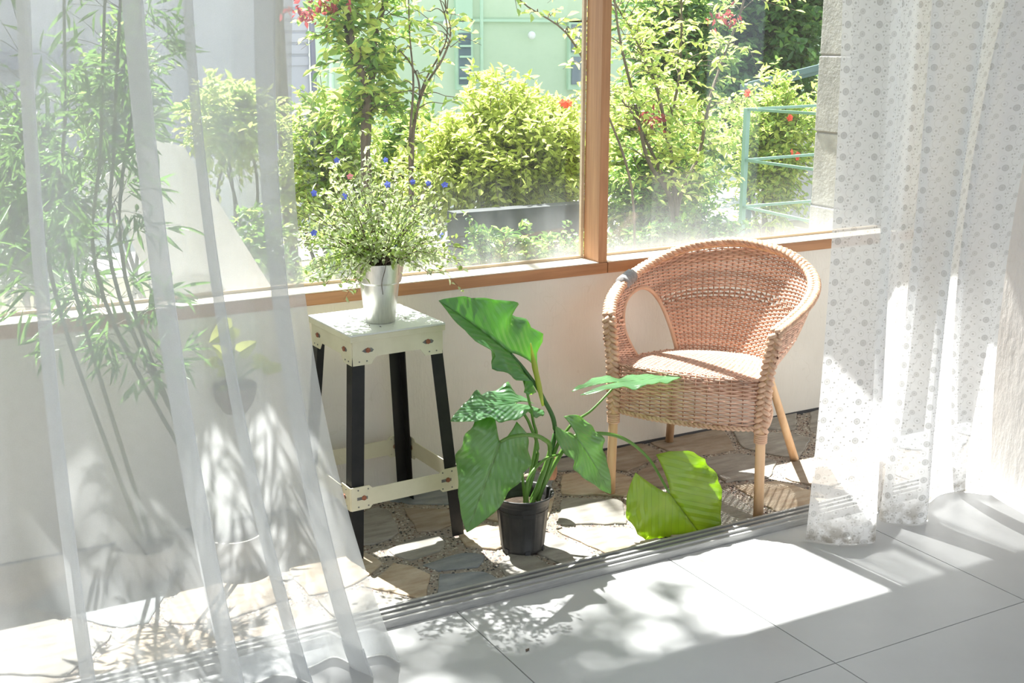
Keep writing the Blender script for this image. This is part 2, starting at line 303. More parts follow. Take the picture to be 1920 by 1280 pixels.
MT['leaf_dark'] = M_leaf('dark_green_leaf', [(0.03, 0.085, 0.03), (0.06, 0.14, 0.045), (0.12, 0.22, 0.07)], (0.18, 0.38, 0.08), 0.35, 0.3)
MT['leaf_maroon'] = M_leaf('maroon_leaf', [(0.20, 0.03, 0.04), (0.32, 0.07, 0.07)], (0.5, 0.1, 0.1), 0.45, 0.35)
MT['bamboo_leaf'] = M_leaf('bamboo_leaf', [(0.07, 0.19, 0.05), (0.14, 0.30, 0.08), (0.24, 0.40, 0.13)], (0.35, 0.62, 0.15), 0.4, 0.35)
MT['bamboo_cane'] = M_basic('bamboo_cane', (0.09, 0.11, 0.05), (0.17, 0.19, 0.09), 12, 0.5)
MT['pothos'] = M_leaf('yellow_pothos_leaf', [(0.42, 0.50, 0.09), (0.58, 0.62, 0.16)], (0.8, 0.85, 0.25), 0.4, 0.45)
MT['basket'] = M_basic('brown_coir', (0.14, 0.09, 0.06), (0.26, 0.19, 0.13), 60, 0.95, 0, 0.9, 120)
MT['bldg_green'] = M_basic('pale_green_render', (0.45, 0.57, 0.41), (0.52, 0.64, 0.47), 1.2, 0.9, 0, 0.1, 20)
MT['bldg_green2'] = M_basic('mid_green_trim', (0.40, 0.58, 0.43), (0.46, 0.64, 0.48), 2, 0.8)
MT['bldg_white'] = M_basic('pale_grey_render', (0.36, 0.36, 0.40), (0.46, 0.45, 0.48), 1.0, 0.9)
MT['bldg_dark'] = M_basic('dark_shutter', (0.16, 0.16, 0.22), (0.24, 0.24, 0.30), 2, 0.6)
MT['win_dark'] = M_basic('dark_far_glass', (0.10, 0.14, 0.17), (0.20, 0.25, 0.28), 2, 0.12)
MT['rail_green'] = M_basic('pale_green_railing_paint', (0.17, 0.31, 0.245), (0.22, 0.37, 0.295), 8, 0.5)
MT['awning'] = M_basic('dark_blue_green_sheet', (0.07, 0.13, 0.13), (0.12, 0.19, 0.19), 5, 0.6)
MT['block'] = M_basic('concrete_block', (0.28, 0.275, 0.255), (0.42, 0.41, 0.38), 16, 0.95, 0, 0.8, 70, objrand=0.12)
MT['block_joint'] = M_basic('block_joint', (0.20, 0.19, 0.175), rough=0.95)
MT['street'] = M_basic('pale_concrete_street', (0.55, 0.54, 0.52), (0.66, 0.65, 0.62), 1.5, 0.9)
MT['earth'] = M_basic('garden_earth', (0.14, 0.12, 0.075), (0.22, 0.22, 0.11), 3, 0.95, 0, 0.5, 20)
MT['dark_kerb'] = M_basic('dark_kerb', (0.035, 0.04, 0.045), (0.07, 0.075, 0.08), 8, 0.8)
MT['grey_fence'] = M_basic('grey_wall_render', (0.40, 0.39, 0.39), (0.52, 0.50, 0.49), 3, 0.9)
MT['blank'] = M_leaf('white_sheet', [(0.78, 0.77, 0.75), (0.84, 0.83, 0.81)], (0.8, 0.79, 0.77), 0.9, 0.28, 0.1)
MT['lamp_white'] = M_basic('white_lamp', (0.7, 0.72, 0.7), rough=0.5)
MT['rod'] = M_basic('white_rod', (0.7, 0.7, 0.7), rough=0.4)

# ------------------------------------------------------------------ geometry helpers
ORG = {}
def setprops(o, label=None, cat=None, group=None, kind=None):
    if label: o['label'] = label
    if cat: o['category'] = cat
    if group: o['group'] = group
    if kind: o['kind'] = kind
    return o
def thing(name, loc, label=None, cat=None, group=None, kind=None):
    o = bpy.data.objects.new(name, None); COL.objects.link(o); o.location = loc; o.empty_display_size = 0.05
    ORG[o.name] = np.array(loc, float); return setprops(o, label, cat, group, kind)
def link_mesh(name, me, mat, parent=None, org=None, smooth=False):
    o = bpy.data.objects.new(name, me); COL.objects.link(o)
    if mat is not None and len(me.materials) == 0: me.materials.append(MT[mat] if isinstance(mat, str) else mat)
    if smooth: me.polygons.foreach_set('use_smooth', [True] * len(me.polygons))
    if parent is not None: o.parent = parent; ORG[o.name] = ORG[parent.name]
    else:
        org = np.zeros(3) if org is None else np.array(org, float); o.location = org; ORG[o.name] = org
    return o
def fast_mesh(name, V, F, uv=None):
    """V (n,3), F (m,3 or 4) arrays"""
    V = np.asarray(V, np.float32); F = np.asarray(F, np.int32); k = F.shape[1]
    me = bpy.data.meshes.new(name); me.vertices.add(len(V)); me.vertices.foreach_set('co', V.ravel())
    me.loops.add(F.size); me.loops.foreach_set('vertex_index', F.ravel())
    me.polygons.add(len(F)); me.polygons.foreach_set('loop_start', np.arange(0, F.size, k, dtype=np.int32))
    if uv is not None:
        l = me.uv_layers.new(name='UVMap'); l.data.foreach_set('uv', np.asarray(uv, np.float32)[F.ravel()].ravel())
    me.update(calc_edges=True); me.validate(); return me
class MB:
    def __init__(s): s.v = []; s.f = []; s.n = 0
    def add(s, V, F):
        V = np.asarray(V, float); s.v.append(V); s.f += [tuple(int(i) + s.n for i in f) for f in F]; s.n += len(V)
    def box(s, lo, hi, rot=None, c=None):
        x0, y0, z0 = lo; x1, y1, z1 = hi
        V = np.array([(x0,y0,z0),(x1,y0,z0),(x1,y1,z0),(x0,y1,z0),(x0,y0,z1),(x1,y0,z1),(x1,y1,z1),(x0,y1,z1)], float)
        if rot is not None: V = (V - c) @ np.array(rot).T + c
        s.add(V, [(0,3,2,1),(4,5,6,7),(0,1,5,4),(1,2,6,5),(2,3,7,6),(3,0,4,7)])
    def bar(s, a, b, wx, wy, up=(0, 0, 1), taper=1.0):
        """rectangular bar from a to b"""
        a = np.array(a, float); b = np.array(b, float); d = b - a; d /= np.linalg.norm(d)
        up = np.array(up, float); x = np.cross(d, up)
        if np.linalg.norm(x) < 1e-4: x = np.cross(d, (1, 0, 0))
        x /= np.linalg.norm(x); y = np.cross(x, d)
        V = [p + x * sx * wx / 2 * k + y * sy * wy / 2 * k for p, k in ((a, 1), (b, taper)) for sx, sy in ((-1,-1),(1,-1),(1,1),(-1,1))]
        s.add(V, [(0,3,2,1),(4,5,6,7),(0,1,5,4),(1,2,6,5),(2,3,7,6),(3,0,4,7)])
    def tube(s, P, r, n=8, flat=1.0, cap=True, upv=(0.0, 0.0, 1.0)):
        P = np.asarray(P, float); m = len(P); r = np.full(m, r) if np.isscalar(r) else np.asarray(r)
        T = np.gradient(P, axis=0); T /= np.linalg.norm(T, axis=1)[:, None] + 1e-12
        U = np.array(upv); x = np.cross(T, U); bad = np.linalg.norm(x, axis=1) < 0.05
        x[bad] = np.cross(T[bad], (1, 0.3, 0)); x /= np.linalg.norm(x, axis=1)[:, None]; y = np.cross(x, T)
        a = np.linspace(0, 2 * np.pi, n, endpoint=False)
        V = (P[:, None] + (x[:, None] * np.cos(a)[None, :, None] + y[:, None] * np.sin(a)[None, :, None] * flat) * r[:, None, None]).reshape(-1, 3)
        F = [(i*n+j, i*n+(j+1) % n, (i+1)*n+(j+1) % n, (i+1)*n+j) for i in range(m-1) for j in range(n)]
        if cap: F += [tuple(range(n-1, -1, -1)), tuple(range((m-1)*n, m*n))]
        s.add(V, F)
    def lathe(s, prof, c, n=32, rfun=None):
        V = []; c = np.array(c, float)
        for r, z in prof:
            for j in range(n):
                a = 2 * math.pi * j / n; k = r * (rfun(a, z) if rfun else 1); V.append(c + (k * math.cos(a), k * math.sin(a), z))
        F = [(i*n+j, i*n+(j+1) % n, (i+1)*n+(j+1) % n, (i+1)*n+j) for i in range(len(prof)-1) for j in range(n)]
        s.add(V, F)
    def prism(s, poly, z0, z1):
        n = len(poly); V = [(x, y, z0) for x, y in poly] + [(x, y, z1) for x, y in poly]
        s.add(V, [tuple(range(n-1, -1, -1)), tuple(range(n, 2*n))] + [(i, (i+1) % n, n+(i+1) % n, n+i) for i in range(n)])
    def plate(s, outline, o, ux, uy, th):
        """flat plate: 2-D outline on axes ux, uy from origin o, thickness th"""
        o, ux, uy = (np.array(q, float) for q in (o, ux, uy)); nz = np.cross(ux, uy); nz /= np.linalg.norm(nz); n = len(outline)
        A = [o + ux * a + uy * b for a, b in outline]; V = A + [p + nz * th for p in A]
        tr = tessellate_polygon([[Vector((a, b, 0)) for a, b in outline]])
        F = [tuple(q) for q in tr] + [tuple(n + i for i in q) for q in tr] + [(i, (i+1) % n, n+(i+1) % n, n+i) for i in range(n)]
        s.add(V, F)
    def build(s, name, mat, parent=None, smooth=False, org=None, **kw):
        me = bpy.data.meshes.new(name); V = np.concatenate(s.v)
        o_ = ORG[parent.name] if parent is not None else (np.zeros(3) if org is None else np.array(org, float))
        me.from_pydata((V - o_).tolist(), [], s.f); me.update()
        bm_fix(me); o = link_mesh(name, me, mat, parent, org, smooth)
        return setprops(o, **kw) if kw else o
def bm_fix(me):
    import bmesh
    if len(me.polygons) > 60000: return
    b = bmesh.new(); b.from_mesh(me); bmesh.ops.recalc_face_normals(b, faces=b.faces); b.to_mesh(me); b.free()
def bevel(o, wd=0.003, seg=2):
    m = o.modifiers.new('bevel', 'BEVEL'); m.width = wd; m.segments = seg; m.limit_method = 'ANGLE'; m.angle_limit = R(40); return o
def crom(P, n):
    """Catmull-Rom through points P, n samples per span"""
    P = np.asarray(P, float); Q = np.vstack([2 * P[0] - P[1], P, 2 * P[-1] - P[-2]]); out = []
    for i in range(1, len(Q) - 2):
        p0, p1, p2, p3 = Q[i-1], Q[i], Q[i+1], Q[i+2]
        for k in range(n):
            t = k / n; out.append(0.5 * ((2*p1) + (-p0+p2)*t + (2*p0-5*p1+4*p2-p3)*t*t + (-p0+3*p1-3*p2+p3)*t**3))
    out.append(P[-1]); return np.array(out)
def resample(P, n):
    P = np.asarray(P, float); L = np.concatenate([[0], np.cumsum(np.linalg.norm(np.diff(P, axis=0), axis=1))])
    q = np.linspace(0, L[-1], n); return np.stack([np.interp(q, L, P[:, k]) for k in range(P.shape[1])], 1)
def one(name, mat, fn, parent=None, smooth=False, org=None, **kw):
    b = MB(); fn(b); return b.build(name, mat, parent, smooth, org, **kw)

# ================================================================== SETTING
Y_TH0, Y_TH1 = 2.655, 2.735          # door track front / back
Y_WALL, Y_GLASS = 3.557, 3.672
Z_SILL0, Z_SILL = 0.674, 0.713       # timber sill underside / top
Z_HEAD = 2.62
X_ROOM, X_PORCH = 3.315, 3.95
X_L = -1.6

# room floor: 0.7 m tiles
fl = one('floor', 'grout', lambda b: b.box((X_L, -1.9, -0.08), (X_ROOM, Y_TH0, -0.004)), kind='structure')
TS = 0.698; xs = [1.294 + TS * i for i in range(-5, 4)]; ys = [Y_TH0 + 0.0 - TS * i for i in range(0, 8)]
tile_me = {}
for i in range(len(xs) - 1):
    for j in range(len(ys) - 1):
        x0, x1 = max(xs[i], X_L), min(xs[i+1], X_ROOM); y1, y0 = ys[j], max(ys[j+1], -1.9)
        if x1 - x0 < 0.02 or y1 - y0 < 0.02: continue
        key = (round(x1 - x0, 3), round(y1 - y0, 3)); g = 0.0016
        if key not in tile_me:
            b = MB(); b.box((g, g, -0.012), (x1 - x0 - g, y1 - y0 - g, 0)); me = bpy.data.meshes.new('tile'); me.from_pydata(np.concatenate(b.v).tolist(), [], b.f); me.update(); me.materials.append(MT['tile']); tile_me[key] = me
        o = bpy.data.objects.new('tile', tile_me[key]); COL.objects.link(o); o.location = (x0, y0, 0); o.parent = fl

# porch floor: crazy paving
pf = one('floor_porch', 'mortar', lambda b: b.box((X_L, Y_TH1 - 0.02, -0.08), (X_PORCH, Y_WALL + 0.02, -0.006)), kind='structure')
def clip(poly, p, n):
    out = []; m = len(poly)
    for i in range(m):
        a, c = poly[i], poly[(i+1) % m]; da, dc = (a - p) @ n, (c - p) @ n
        if da <= 0: out.append(a)
        if (da < 0 < dc) or (dc < 0 < da): out.append(a + (c - a) * (da / (da - dc)))
    return out
manual = [((748, 1092), 'stone_beige'), ((815, 1022), 'stone_grey'), ((862, 1046), 'stone_blue'), ((880, 1092), 'stone_blue'), ((985, 1062), 'stone_grey'), ((715, 985), 'stone_grey'),
          ((700, 1130), 'stone_grey'), ((800, 975), 'stone_brown'), ((890, 1010), 'stone_beige'), ((1120, 960), 'stone_grey'), ((1130, 1010), 'stone_beige'), ((1250, 880), 'stone_brown'),
          ((1180, 860), 'stone_brown'), ((1350, 950), 'stone_grey'), ((1390, 870), 'stone_grey'), ((1310, 830), 'stone_brown'), ((1450, 830), 'stone_grey'), ((1470, 930), 'stone_beige'), ((1060, 1035), 'stone_grey'), ((1240, 960), 'stone_beige'), ((640, 1070), 'stone_beige')]
sites = [(at_z(*p)[:2], m_) for p, m_ in manual]
rr = random.Random(3)
for _ in range(4000):
    p = np.array([rr.uniform(X_L, X_PORCH), rr.uniform(Y_TH1, Y_WALL)])
    if min(np.linalg.norm(p - q) for q, _ in sites) > 0.24 and (len(sites) < 90): sites.append((p, rr.choice(['stone_beige', 'stone_grey', 'stone_grey', 'stone_brown', 'stone_blue'])))
stone_polys = []
for i, (p, mt) in enumerate(sites):
    poly = [np.array(q, float) for q in ((X_L, Y_TH1), (X_PORCH, Y_TH1), (X_PORCH, Y_WALL), (X_L, Y_WALL))]
    for j, (q, _) in enumerate(sites):
        if i == j or np.linalg.norm(q - p) > 1.2: continue
        n = (q - p) / np.linalg.norm(q - p); poly = clip(poly, (p + q) / 2 - n * (0.011 + 0.006 * ((i * j) % 3)), n)
        if len(poly) < 3: break
    if len(poly) < 3: continue
    P = []
    for k in range(len(poly)):     # broken, uneven edges
        a, c = poly[k], poly[(k+1) % len(poly)]; L = np.linalg.norm(c - a)
        if L < 0.012: continue
        ns = max(1, int(L / 0.035))
        for s_ in range(ns):
            q = a + (c - a) * s_ / ns; d = (p - q); d /= np.linalg.norm(d) + 1e-9; P.append(q + d * rr.uniform(0, 0.009 if s_ else 0.02))
    if len(P) < 4: continue
    b = MB(); top = rr.uniform(-0.0015, 0.002); c = np.mean(P, axis=0); n = len(P)
    V = [(x, y, -0.012) for x, y in P] + [(x, y, top - 0.002) for x, y in P] + [(*(q + (c - q) * 0.03), top) for q in np.array(P)]
    b.add(V, [tuple(range(2*n, 3*n))] + [(r0*n+k, r0*n+(k+1) % n, (r0+1)*n+(k+1) % n, (r0+1)*n+k) for r0 in (0, 1) for k in range(n)])
    b.build('flagstone', mt, pf); stone_polys.append(np.array(P))
def inside(pt, P):
    x, y = pt; c = False; j = len(P) - 1
    for i in range(len(P)):
        if (P[i][1] > y) != (P[j][1] > y) and x < (P[j][0]-P[i][0])*(y-P[i][1])/(P[j][1]-P[i][1]) + P[i][0]: c = not c
        j = i
    return c
boxes = [(P.min(0), P.max(0), P) for P in stone_polys]
octV = np.array([(1,0,0),(0,1,0),(-1,0,0),(0,-1,0),(0,0,1),(0.7,0.7,-0.2)], float); octF = np.array([(0,1,4),(1,2,4),(2,3,4),(3,0,4)])
PV, PF = [], []; cnt = 0
for _ in range(26000):
    p = np.array([rr.uniform(0.3, X_PORCH - 0.3), rr.uniform(Y_TH1 + 0.004, Y_WALL - 0.004)])
    if any((lo[0] <= p[0] <= hi[0]) and (lo[1] <= p[1] <= hi[1]) and inside(p, P) for lo, hi, P in boxes): continue
    s_ = rr.uniform(0.0025, 0.0065); a = rr.uniform(0, 6.3); c, s2 = math.cos(a), math.sin(a); q = octV[:5] * (s_, s_ * rr.uniform(.6, 1), s_ * 0.6)
    PV.append(np.stack([q[:, 0]*c - q[:, 1]*s2 + p[0], q[:, 0]*s2 + q[:, 1]*c + p[1], q[:, 2] - 0.0062], 1)); PF.append(octF + cnt * 5); cnt += 1
setprops(link_mesh('pebbles', fast_mesh('pebbles', np.concatenate(PV), np.concatenate(PF)), 'pebbles', pf), kind='stuff')

# door track
tr = thing('trim_1', (1.5, Y_TH0, 0), kind='structure')
bevel(one('track_body', 'alu', lambda b: b.box((X_L, Y_TH0, -0.01), (X_ROOM, Y_TH1, 0.022)), tr), 0.002)
for k in range(3):
    y = Y_TH0 + 0.012 + k * 0.024
    one('track_rail', 'alu', lambda b: b.box((X_L, y, 0.022), (X_ROOM, y + 0.010, 0.030)), tr)
for k in range(2):
    y = Y_TH0 + 0.023 + k * 0.024
    one('track_groove', 'groove', lambda b: b.box((X_L, y, 0.0218), (X_ROOM, y + 0.012, 0.0228)), tr)

# walls
one('wall_window', 'plaster', lambda b: b.box((X_L, Y_WALL, -0.1), (X_PORCH, Y_WALL + 0.16, Z_SILL0)), kind='structure')
one('wall_above_window', 'plaster', lambda b: b.box((X_L, Y_WALL, Z_HEAD + 0.05), (X_PORCH, Y_WALL + 0.16, 2.95)), kind='structure')
one('wall_right', 'plaster_rough', lambda b: b.box((X_ROOM, -1.9, -0.1), (X_ROOM + 0.3, Y_TH1 - 0.03, 2.95)), kind='structure')
one('wall_left', 'plaster', lambda b: b.box((X_L - 0.15, -1.9, -0.1), (X_L, Y_WALL + 0.16, 2.95)), kind='structure')
one('wall_back', 'plaster', lambda b: b.box((X_L - 0.15, -2.05, -0.1), (-0.4, -1.9, 2.95)), kind='structure')
one('wall_porch_right', 'plaster', lambda b: b.box((X_PORCH, Y_TH1 - 0.03, -0.1), (X_PORCH + 0.12, Y_WALL + 0.16, 2.95)), kind='structure')
one('wall_over_opening', 'plaster', lambda b: b.box((X_L, Y_TH0, 2.7), (X_ROOM, Y_TH1 - 0.03, 2.95)), kind='structure')
one('ceiling', 'ceil', lambda b: b.box((X_L - 0.15, -1.9, 2.95), (X_PORCH + 0.12, Y_WALL + 0.20, 3.05)), kind='structure')
one('wall_foot_strip', 'groove', lambda b: b.box((X_L, Y_WALL - 0.004, -0.006), (X_PORCH, Y_WALL, 0.006)), kind='structure')  # thin dark strip along the foot of the window wall

# window
X_M0, X_M1 = 2.315, 2.352
MT['pale_ledge'] = M_wood('pale_timber_ledge', (0.60, 0.52, 0.42), (0.76, 0.69, 0.59), 'X')  # paler timber tone for the top face of the sill
wn = thing('window_1', (X_M0, Y_WALL, Z_SILL0), kind='structure')
bevel(one('sill_board', 'wood_x', lambda b: b.box((X_L, Y_WALL - 0.006, Z_SILL0), (X_M1 - 0.001, Y_WALL + 0.18, Z_SILL)), wn), 0.003)
bevel(one('sill_board', 'wood_x', lambda b: b.box((X_M1 + 0.001, Y_WALL - 0.006, Z_SILL0), (X_PORCH, Y_WALL + 0.18, Z_SILL)), wn), 0.003)
bevel(one('mullion', 'wood_z', lambda b: b.box((X_M0, Y_WALL, Z_SILL), (X_M1, Y_WALL + 0.10, Z_HEAD)), wn), 0.002)
bevel(one('mullion', 'wood_z', lambda b: b.box((0.02, Y_WALL, Z_SILL), (0.057, Y_WALL + 0.10, Z_HEAD)), wn), 0.002)
bevel(one('head_rail', 'wood_x', lambda b: b.box((X_L, Y_WALL - 0.006, Z_HEAD), (X_PORCH, Y_WALL + 0.18, Z_HEAD + 0.05)), wn), 0.003)
for x0, x1 in ((0.057, X_M0), (X_M1, X_PORCH), (X_L, 0.02)):
    one('sill_ledge', 'pale_ledge', lambda b: b.box((x0, Y_WALL - 0.003, Z_SILL), (x1, Y_GLASS - 0.016, Z_SILL + 0.003)), wn)
    one('glass_pane', 'glass', lambda b: b.box((x0 + 0.002, Y_GLASS, Z_SILL + 0.006), (x1 - 0.002, Y_GLASS + 0.004, Z_HEAD - 0.004)), wn)
    one('glazing_bead', 'bead', lambda b: b.box((x0, Y_GLASS - 0.016, Z_SILL), (x1, Y_GLASS - 0.001, Z_SILL + 0.013)), wn)
    one('glazing_bead', 'bead', lambda b: b.box((x0, Y_GLASS - 0.014, Z_SILL + 0.013), (x0 + 0.012, Y_GLASS - 0.001, Z_HEAD)), wn)
    one('glazing_bead', 'bead', lambda b: b.box((x1 - 0.012, Y_GLASS - 0.014, Z_SILL + 0.013), (x1, Y_GLASS - 0.001, Z_HEAD)), wn)

# ------------------------------------------------------------------ outside ground and buildings
one('garden_ground', 'earth', lambda b: b.box((-6, Y_WALL + 0.16, -0.4), (16, 8.6, -0.15)), kind='structure')
one('street_pavement', 'street', lambda b: b.box((-8, 8.6, -0.4), (20, 13.6, -0.14)), kind='structure')

# ================================================================== WICKER CHAIR
K = 1.1664
CO = np.array([2.1675, 2.703, 0]) * K; c_f = np.array([-.809, -.588, 0]); c_l = np.array([.588, -.809, 0])
def CL(p): 
    p = np.asarray(p, float) * K
    return CO + p[..., 0:1] * c_l - p[..., 1:2] * c_f + p[..., 2:3] * np.array([0, 0, 1.0])
ch = thing('wicker_armchair', tuple(CO), 'rounded pinkish brown wicker armchair on cane legs beside the lace curtain', 'chair')
half_rim = [(0, .262, .672), (.085, .252, .664), (.165, .225, .646), (.232, .165, .615), (.268, .07, .588), (.276, -.05, .566), (.262, -.16, .545), (.236, -.25, .522)]
half_bot = [(0, .135, .352), (.055, .130, .353), (.105, .105, .356), (.140, .06, .362), (.165, .0, .368), (.186, -.09, .376), (.203, -.18, .384), (.215, -.25, .390)]
def full(h): return np.array([(-a, b, z) for a, b, z in h[:0:-1]] + list(h))
NU = 192
def arcs(P): return crom(P, 24)
RIM, BOT = resample(arcs(full(half_rim)), NU + 1), None
rimc = arcs(full(half_rim)); botc = arcs(full(half_bot))
sidx = np.linspace(0, len(rimc) - 1, NU + 1)
RIM = np.stack([np.interp(sidx, np.arange(len(rimc)), rimc[:, k]) for k in range(3)], 1)
BOT = np.stack([np.interp(sidx, np.arange(len(botc)), botc[:, k]) for k in range(3)], 1)
def shell(v):
    """row of points at height fraction v; slight outward belly"""
    P = BOT + (RIM - BOT) * v; bul = 0.018 * math.sin(math.pi * v)
    c = np.array([0, -0.08, 0]); d = (P - c) * (1, 1, 0); d /= np.linalg.norm(d, axis=1)[:, None] + 1e-9
    return P + d * bul
def normals_of(row):
    T = np.gradient(row, axis=0); n = np.cross(T, (0, 0, 1.0)); return n / (np.linalg.norm(n, axis=1)[:, None] + 1e-9)
HOLE_C, HOLE_U, HOLE_V = 0.198, 0.092, 0.80     # arm opening in (u, v), mirrored
def in_hole(u, v):
    u = min(u, 1 - u); x = (u - HOLE_C - 0.012 * (1 - v)) / HOLE_U
    return v < HOLE_V and abs(x) < 1 and (v / HOLE_V) < math.sqrt(max(0, 1 - abs(x) ** 2.4)) 
def strip_runs(rows, name, mat, parent, period, rad_fn, keep=None, amp=0.0042, nseg=6):
    """weave horizontal strands in and out of upright stakes; rows = list of (point row, half height)"""
    Vs, Fs, nb = [], [], 0; a = np.linspace(0, 2*np.pi, nseg, endpoint=False)
    for j, (row, hh, am) in enumerate(rows):
        n = normals_of(row); k = np.arange(len(row)); off = am * np.cos(np.pi * k / period + np.pi * (j % 2))
        P = row + n * off[:, None]; ok = np.ones(len(row), bool) if keep is None else np.array([keep(i, j) for i in range(len(row))])
        i = 0
        while i < len(row):
            if not ok[i]: i += 1; continue
            e = i
            while e + 1 < len(row) and ok[e+1]: e += 1
            if e - i >= 2:
                Q, nn = P[i:e+1], n[i:e+1]; m = len(Q)
                W = (CL(Q)[:, None] + (CL(Q + nn * 0.0017) - CL(Q))[:, None] * np.cos(a)[None, :, None] + np.array([0, 0, 1.0]) * np.sin(a)[None, :, None] * hh * K)
                Vs.append(W.reshape(-1, 3)); I = (np.arange(m - 1)[:, None] * nseg + np.arange(nseg)[None, :]).ravel(); Jn = (np.arange(m - 1)[:, None] * nseg + (np.arange(nseg)[None, :] + 1) % nseg).ravel()
                Fs.append(np.stack([I, Jn, Jn + nseg, I + nseg], 1) + nb); nb += m * nseg
            i = e + 1
    o = link_mesh(name, fast_mesh(name, np.concatenate(Vs) - ORG[parent.name], np.concatenate(Fs)), mat, parent, smooth=True)
    o['kind'] = 'stuff'; return o
rows = []; vs = []
nr = 54; v = 0.006
while v < 0.985:
    open_band = 0.47 < v < 0.58
    st = 0.034 if open_band else 1.0 / nr
    rows.append((shell(v), (0.31 * st if not open_band else 0.0042) * 0.30 if open_band else 0.42 * 0.30 / nr, 0.0070 if open_band else 0.0036)); vs.append(v); v += st
rows = [(r_, 0.0027 if a_ < 0.005 else 0.0040, a_) for r_, h_, a_ in rows]
strip_runs(rows, 'woven_back', 'wicker', ch, 3, None, keep=lambda i, j: not in_hole(i / NU, vs[j]))
b = MB()
for i in range(0, NU + 1, 3):
    vv_ = np.linspace(0, 1, 16); P = np.array([shell(q)[i] for q in vv_]); okk = [not in_hole(i / NU, q) for q in vv_]
    s0 = next((k for k in range(16) if okk[k]), None)
    if s0 is not None and 16 - s0 >= 2: b.tube(CL(P[s0:]), 0.0026, 5)
setprops(b.build('stakes', 'stake', ch, True), kind='stuff')
# borders of the arm openings
for sgn in (0, 1):
    th = np.linspace(0, math.pi, 40); pts = []
    for q in th:
        x = -math.cos(q); vv0 = HOLE_V * math.sqrt(max(0, 1 - abs(x) ** 2.4)); u = HOLE_C + 0.012 * (1 - vv0) + HOLE_U * x
        u = u if sgn == 0 else 1 - u; r0 = shell(vv0); i = u * NU; i0 = int(max(0, min(NU - 1, math.floor(i)))); pts.append(r0[i0] + (r0[i0+1] - r0[i0]) * (i - i0))
    one('opening_border', 'wicker_braid', lambda b: b.tube(CL(np.array(pts)), 0.0075, 8), ch, True)
def braid(bm_, path, A, B, r, period, n=None, flat=0.75, up=None):
    """three-strand plait along a path (local chair coordinates)"""
    L = np.sum(np.linalg.norm(np.diff(path, axis=0), axis=1)); n = n or int(L / period * 14); P = resample(path, n)
    T = np.gradient(P, axis=0); T /= np.linalg.norm(T, axis=1)[:, None]
    U = np.array(up if up is not None else (0, 0, 1.0)); X = np.cross(T, U); X /= np.linalg.norm(X, axis=1)[:, None] + 1e-9; Yv = np.cross(X, T)
    t = np.linspace(0, 2 * np.pi * L / period, n)
    for ph in (0, 2*np.pi/3, 4*np.pi/3):
        Q = P + X * (A * np.sin(t + ph))[:, None] + Yv * (B * np.sin(2 * (t + ph)))[:, None]
        bm_.tube(CL(Q), r * K, 7, flat)
b = MB(); rp = RIM + (0, 0, 0.004)
braid(b, rp, 0.0112, 0.0055, 0.0092, 0.05); b.build('rim_braid', 'wicker_braid', ch, True)
one('rim_pole', 'cane', lambda b: b.tube(CL(RIM - (0, 0, 0.006)), 0.010, 8), ch, True)
i0 = int(NU * 0.175); one('repair_wrap', 'grey_wrap', lambda b: b.tube(CL((RIM + (0, 0, 0.004))[i0-4:i0+5]), 0.026, 10), ch, True, label='dark grey repair wrap around the arm rim')
# apron
half_top = [(0, -.285, .392), (.10, -.280, .392), (.185, -.262, .393), (.212, -.235, .392), (.203, -.14, .386), (.18, -.03, .374), (.15, .06, .364), (.10, .115, .358), (0, .14, .354)]
at = arcs(full(half_top)); at = resample(at, 133)
rows = []
for j in range(25):
    z = 1 - (j + 0.5) / 25; q = at.copy(); dip = 0.012 * np.cos(np.linspace(-1, 1, 133) * math.pi) * (1 - z)
    q[:, 2] = at[:, 2] - (1 - z) * 0.132 - dip * 0.5; q[:, 0] *= 1 + 0.01 * (1 - z); rows.append((q, 0.0026, 0.0036))
strip_runs(rows, 'woven_apron', 'wicker', ch, 3, None)
b = MB()
for i in range(0, 133, 3): b.tube(CL(np.array([rows[0][0][i] + (0, 0, .004), rows[-1][0][i] - (0, 0, .003)])), 0.0026, 5)
setprops(b.build('apron_stakes', 'stake', ch, True), kind='stuff')
b = MB(); braid(b, rows[-1][0] - (0, 0, 0.006), 0.005, 0.004, 0.0052, 0.04); b.build('apron_edge_braid', 'wicker_braid', ch, True)
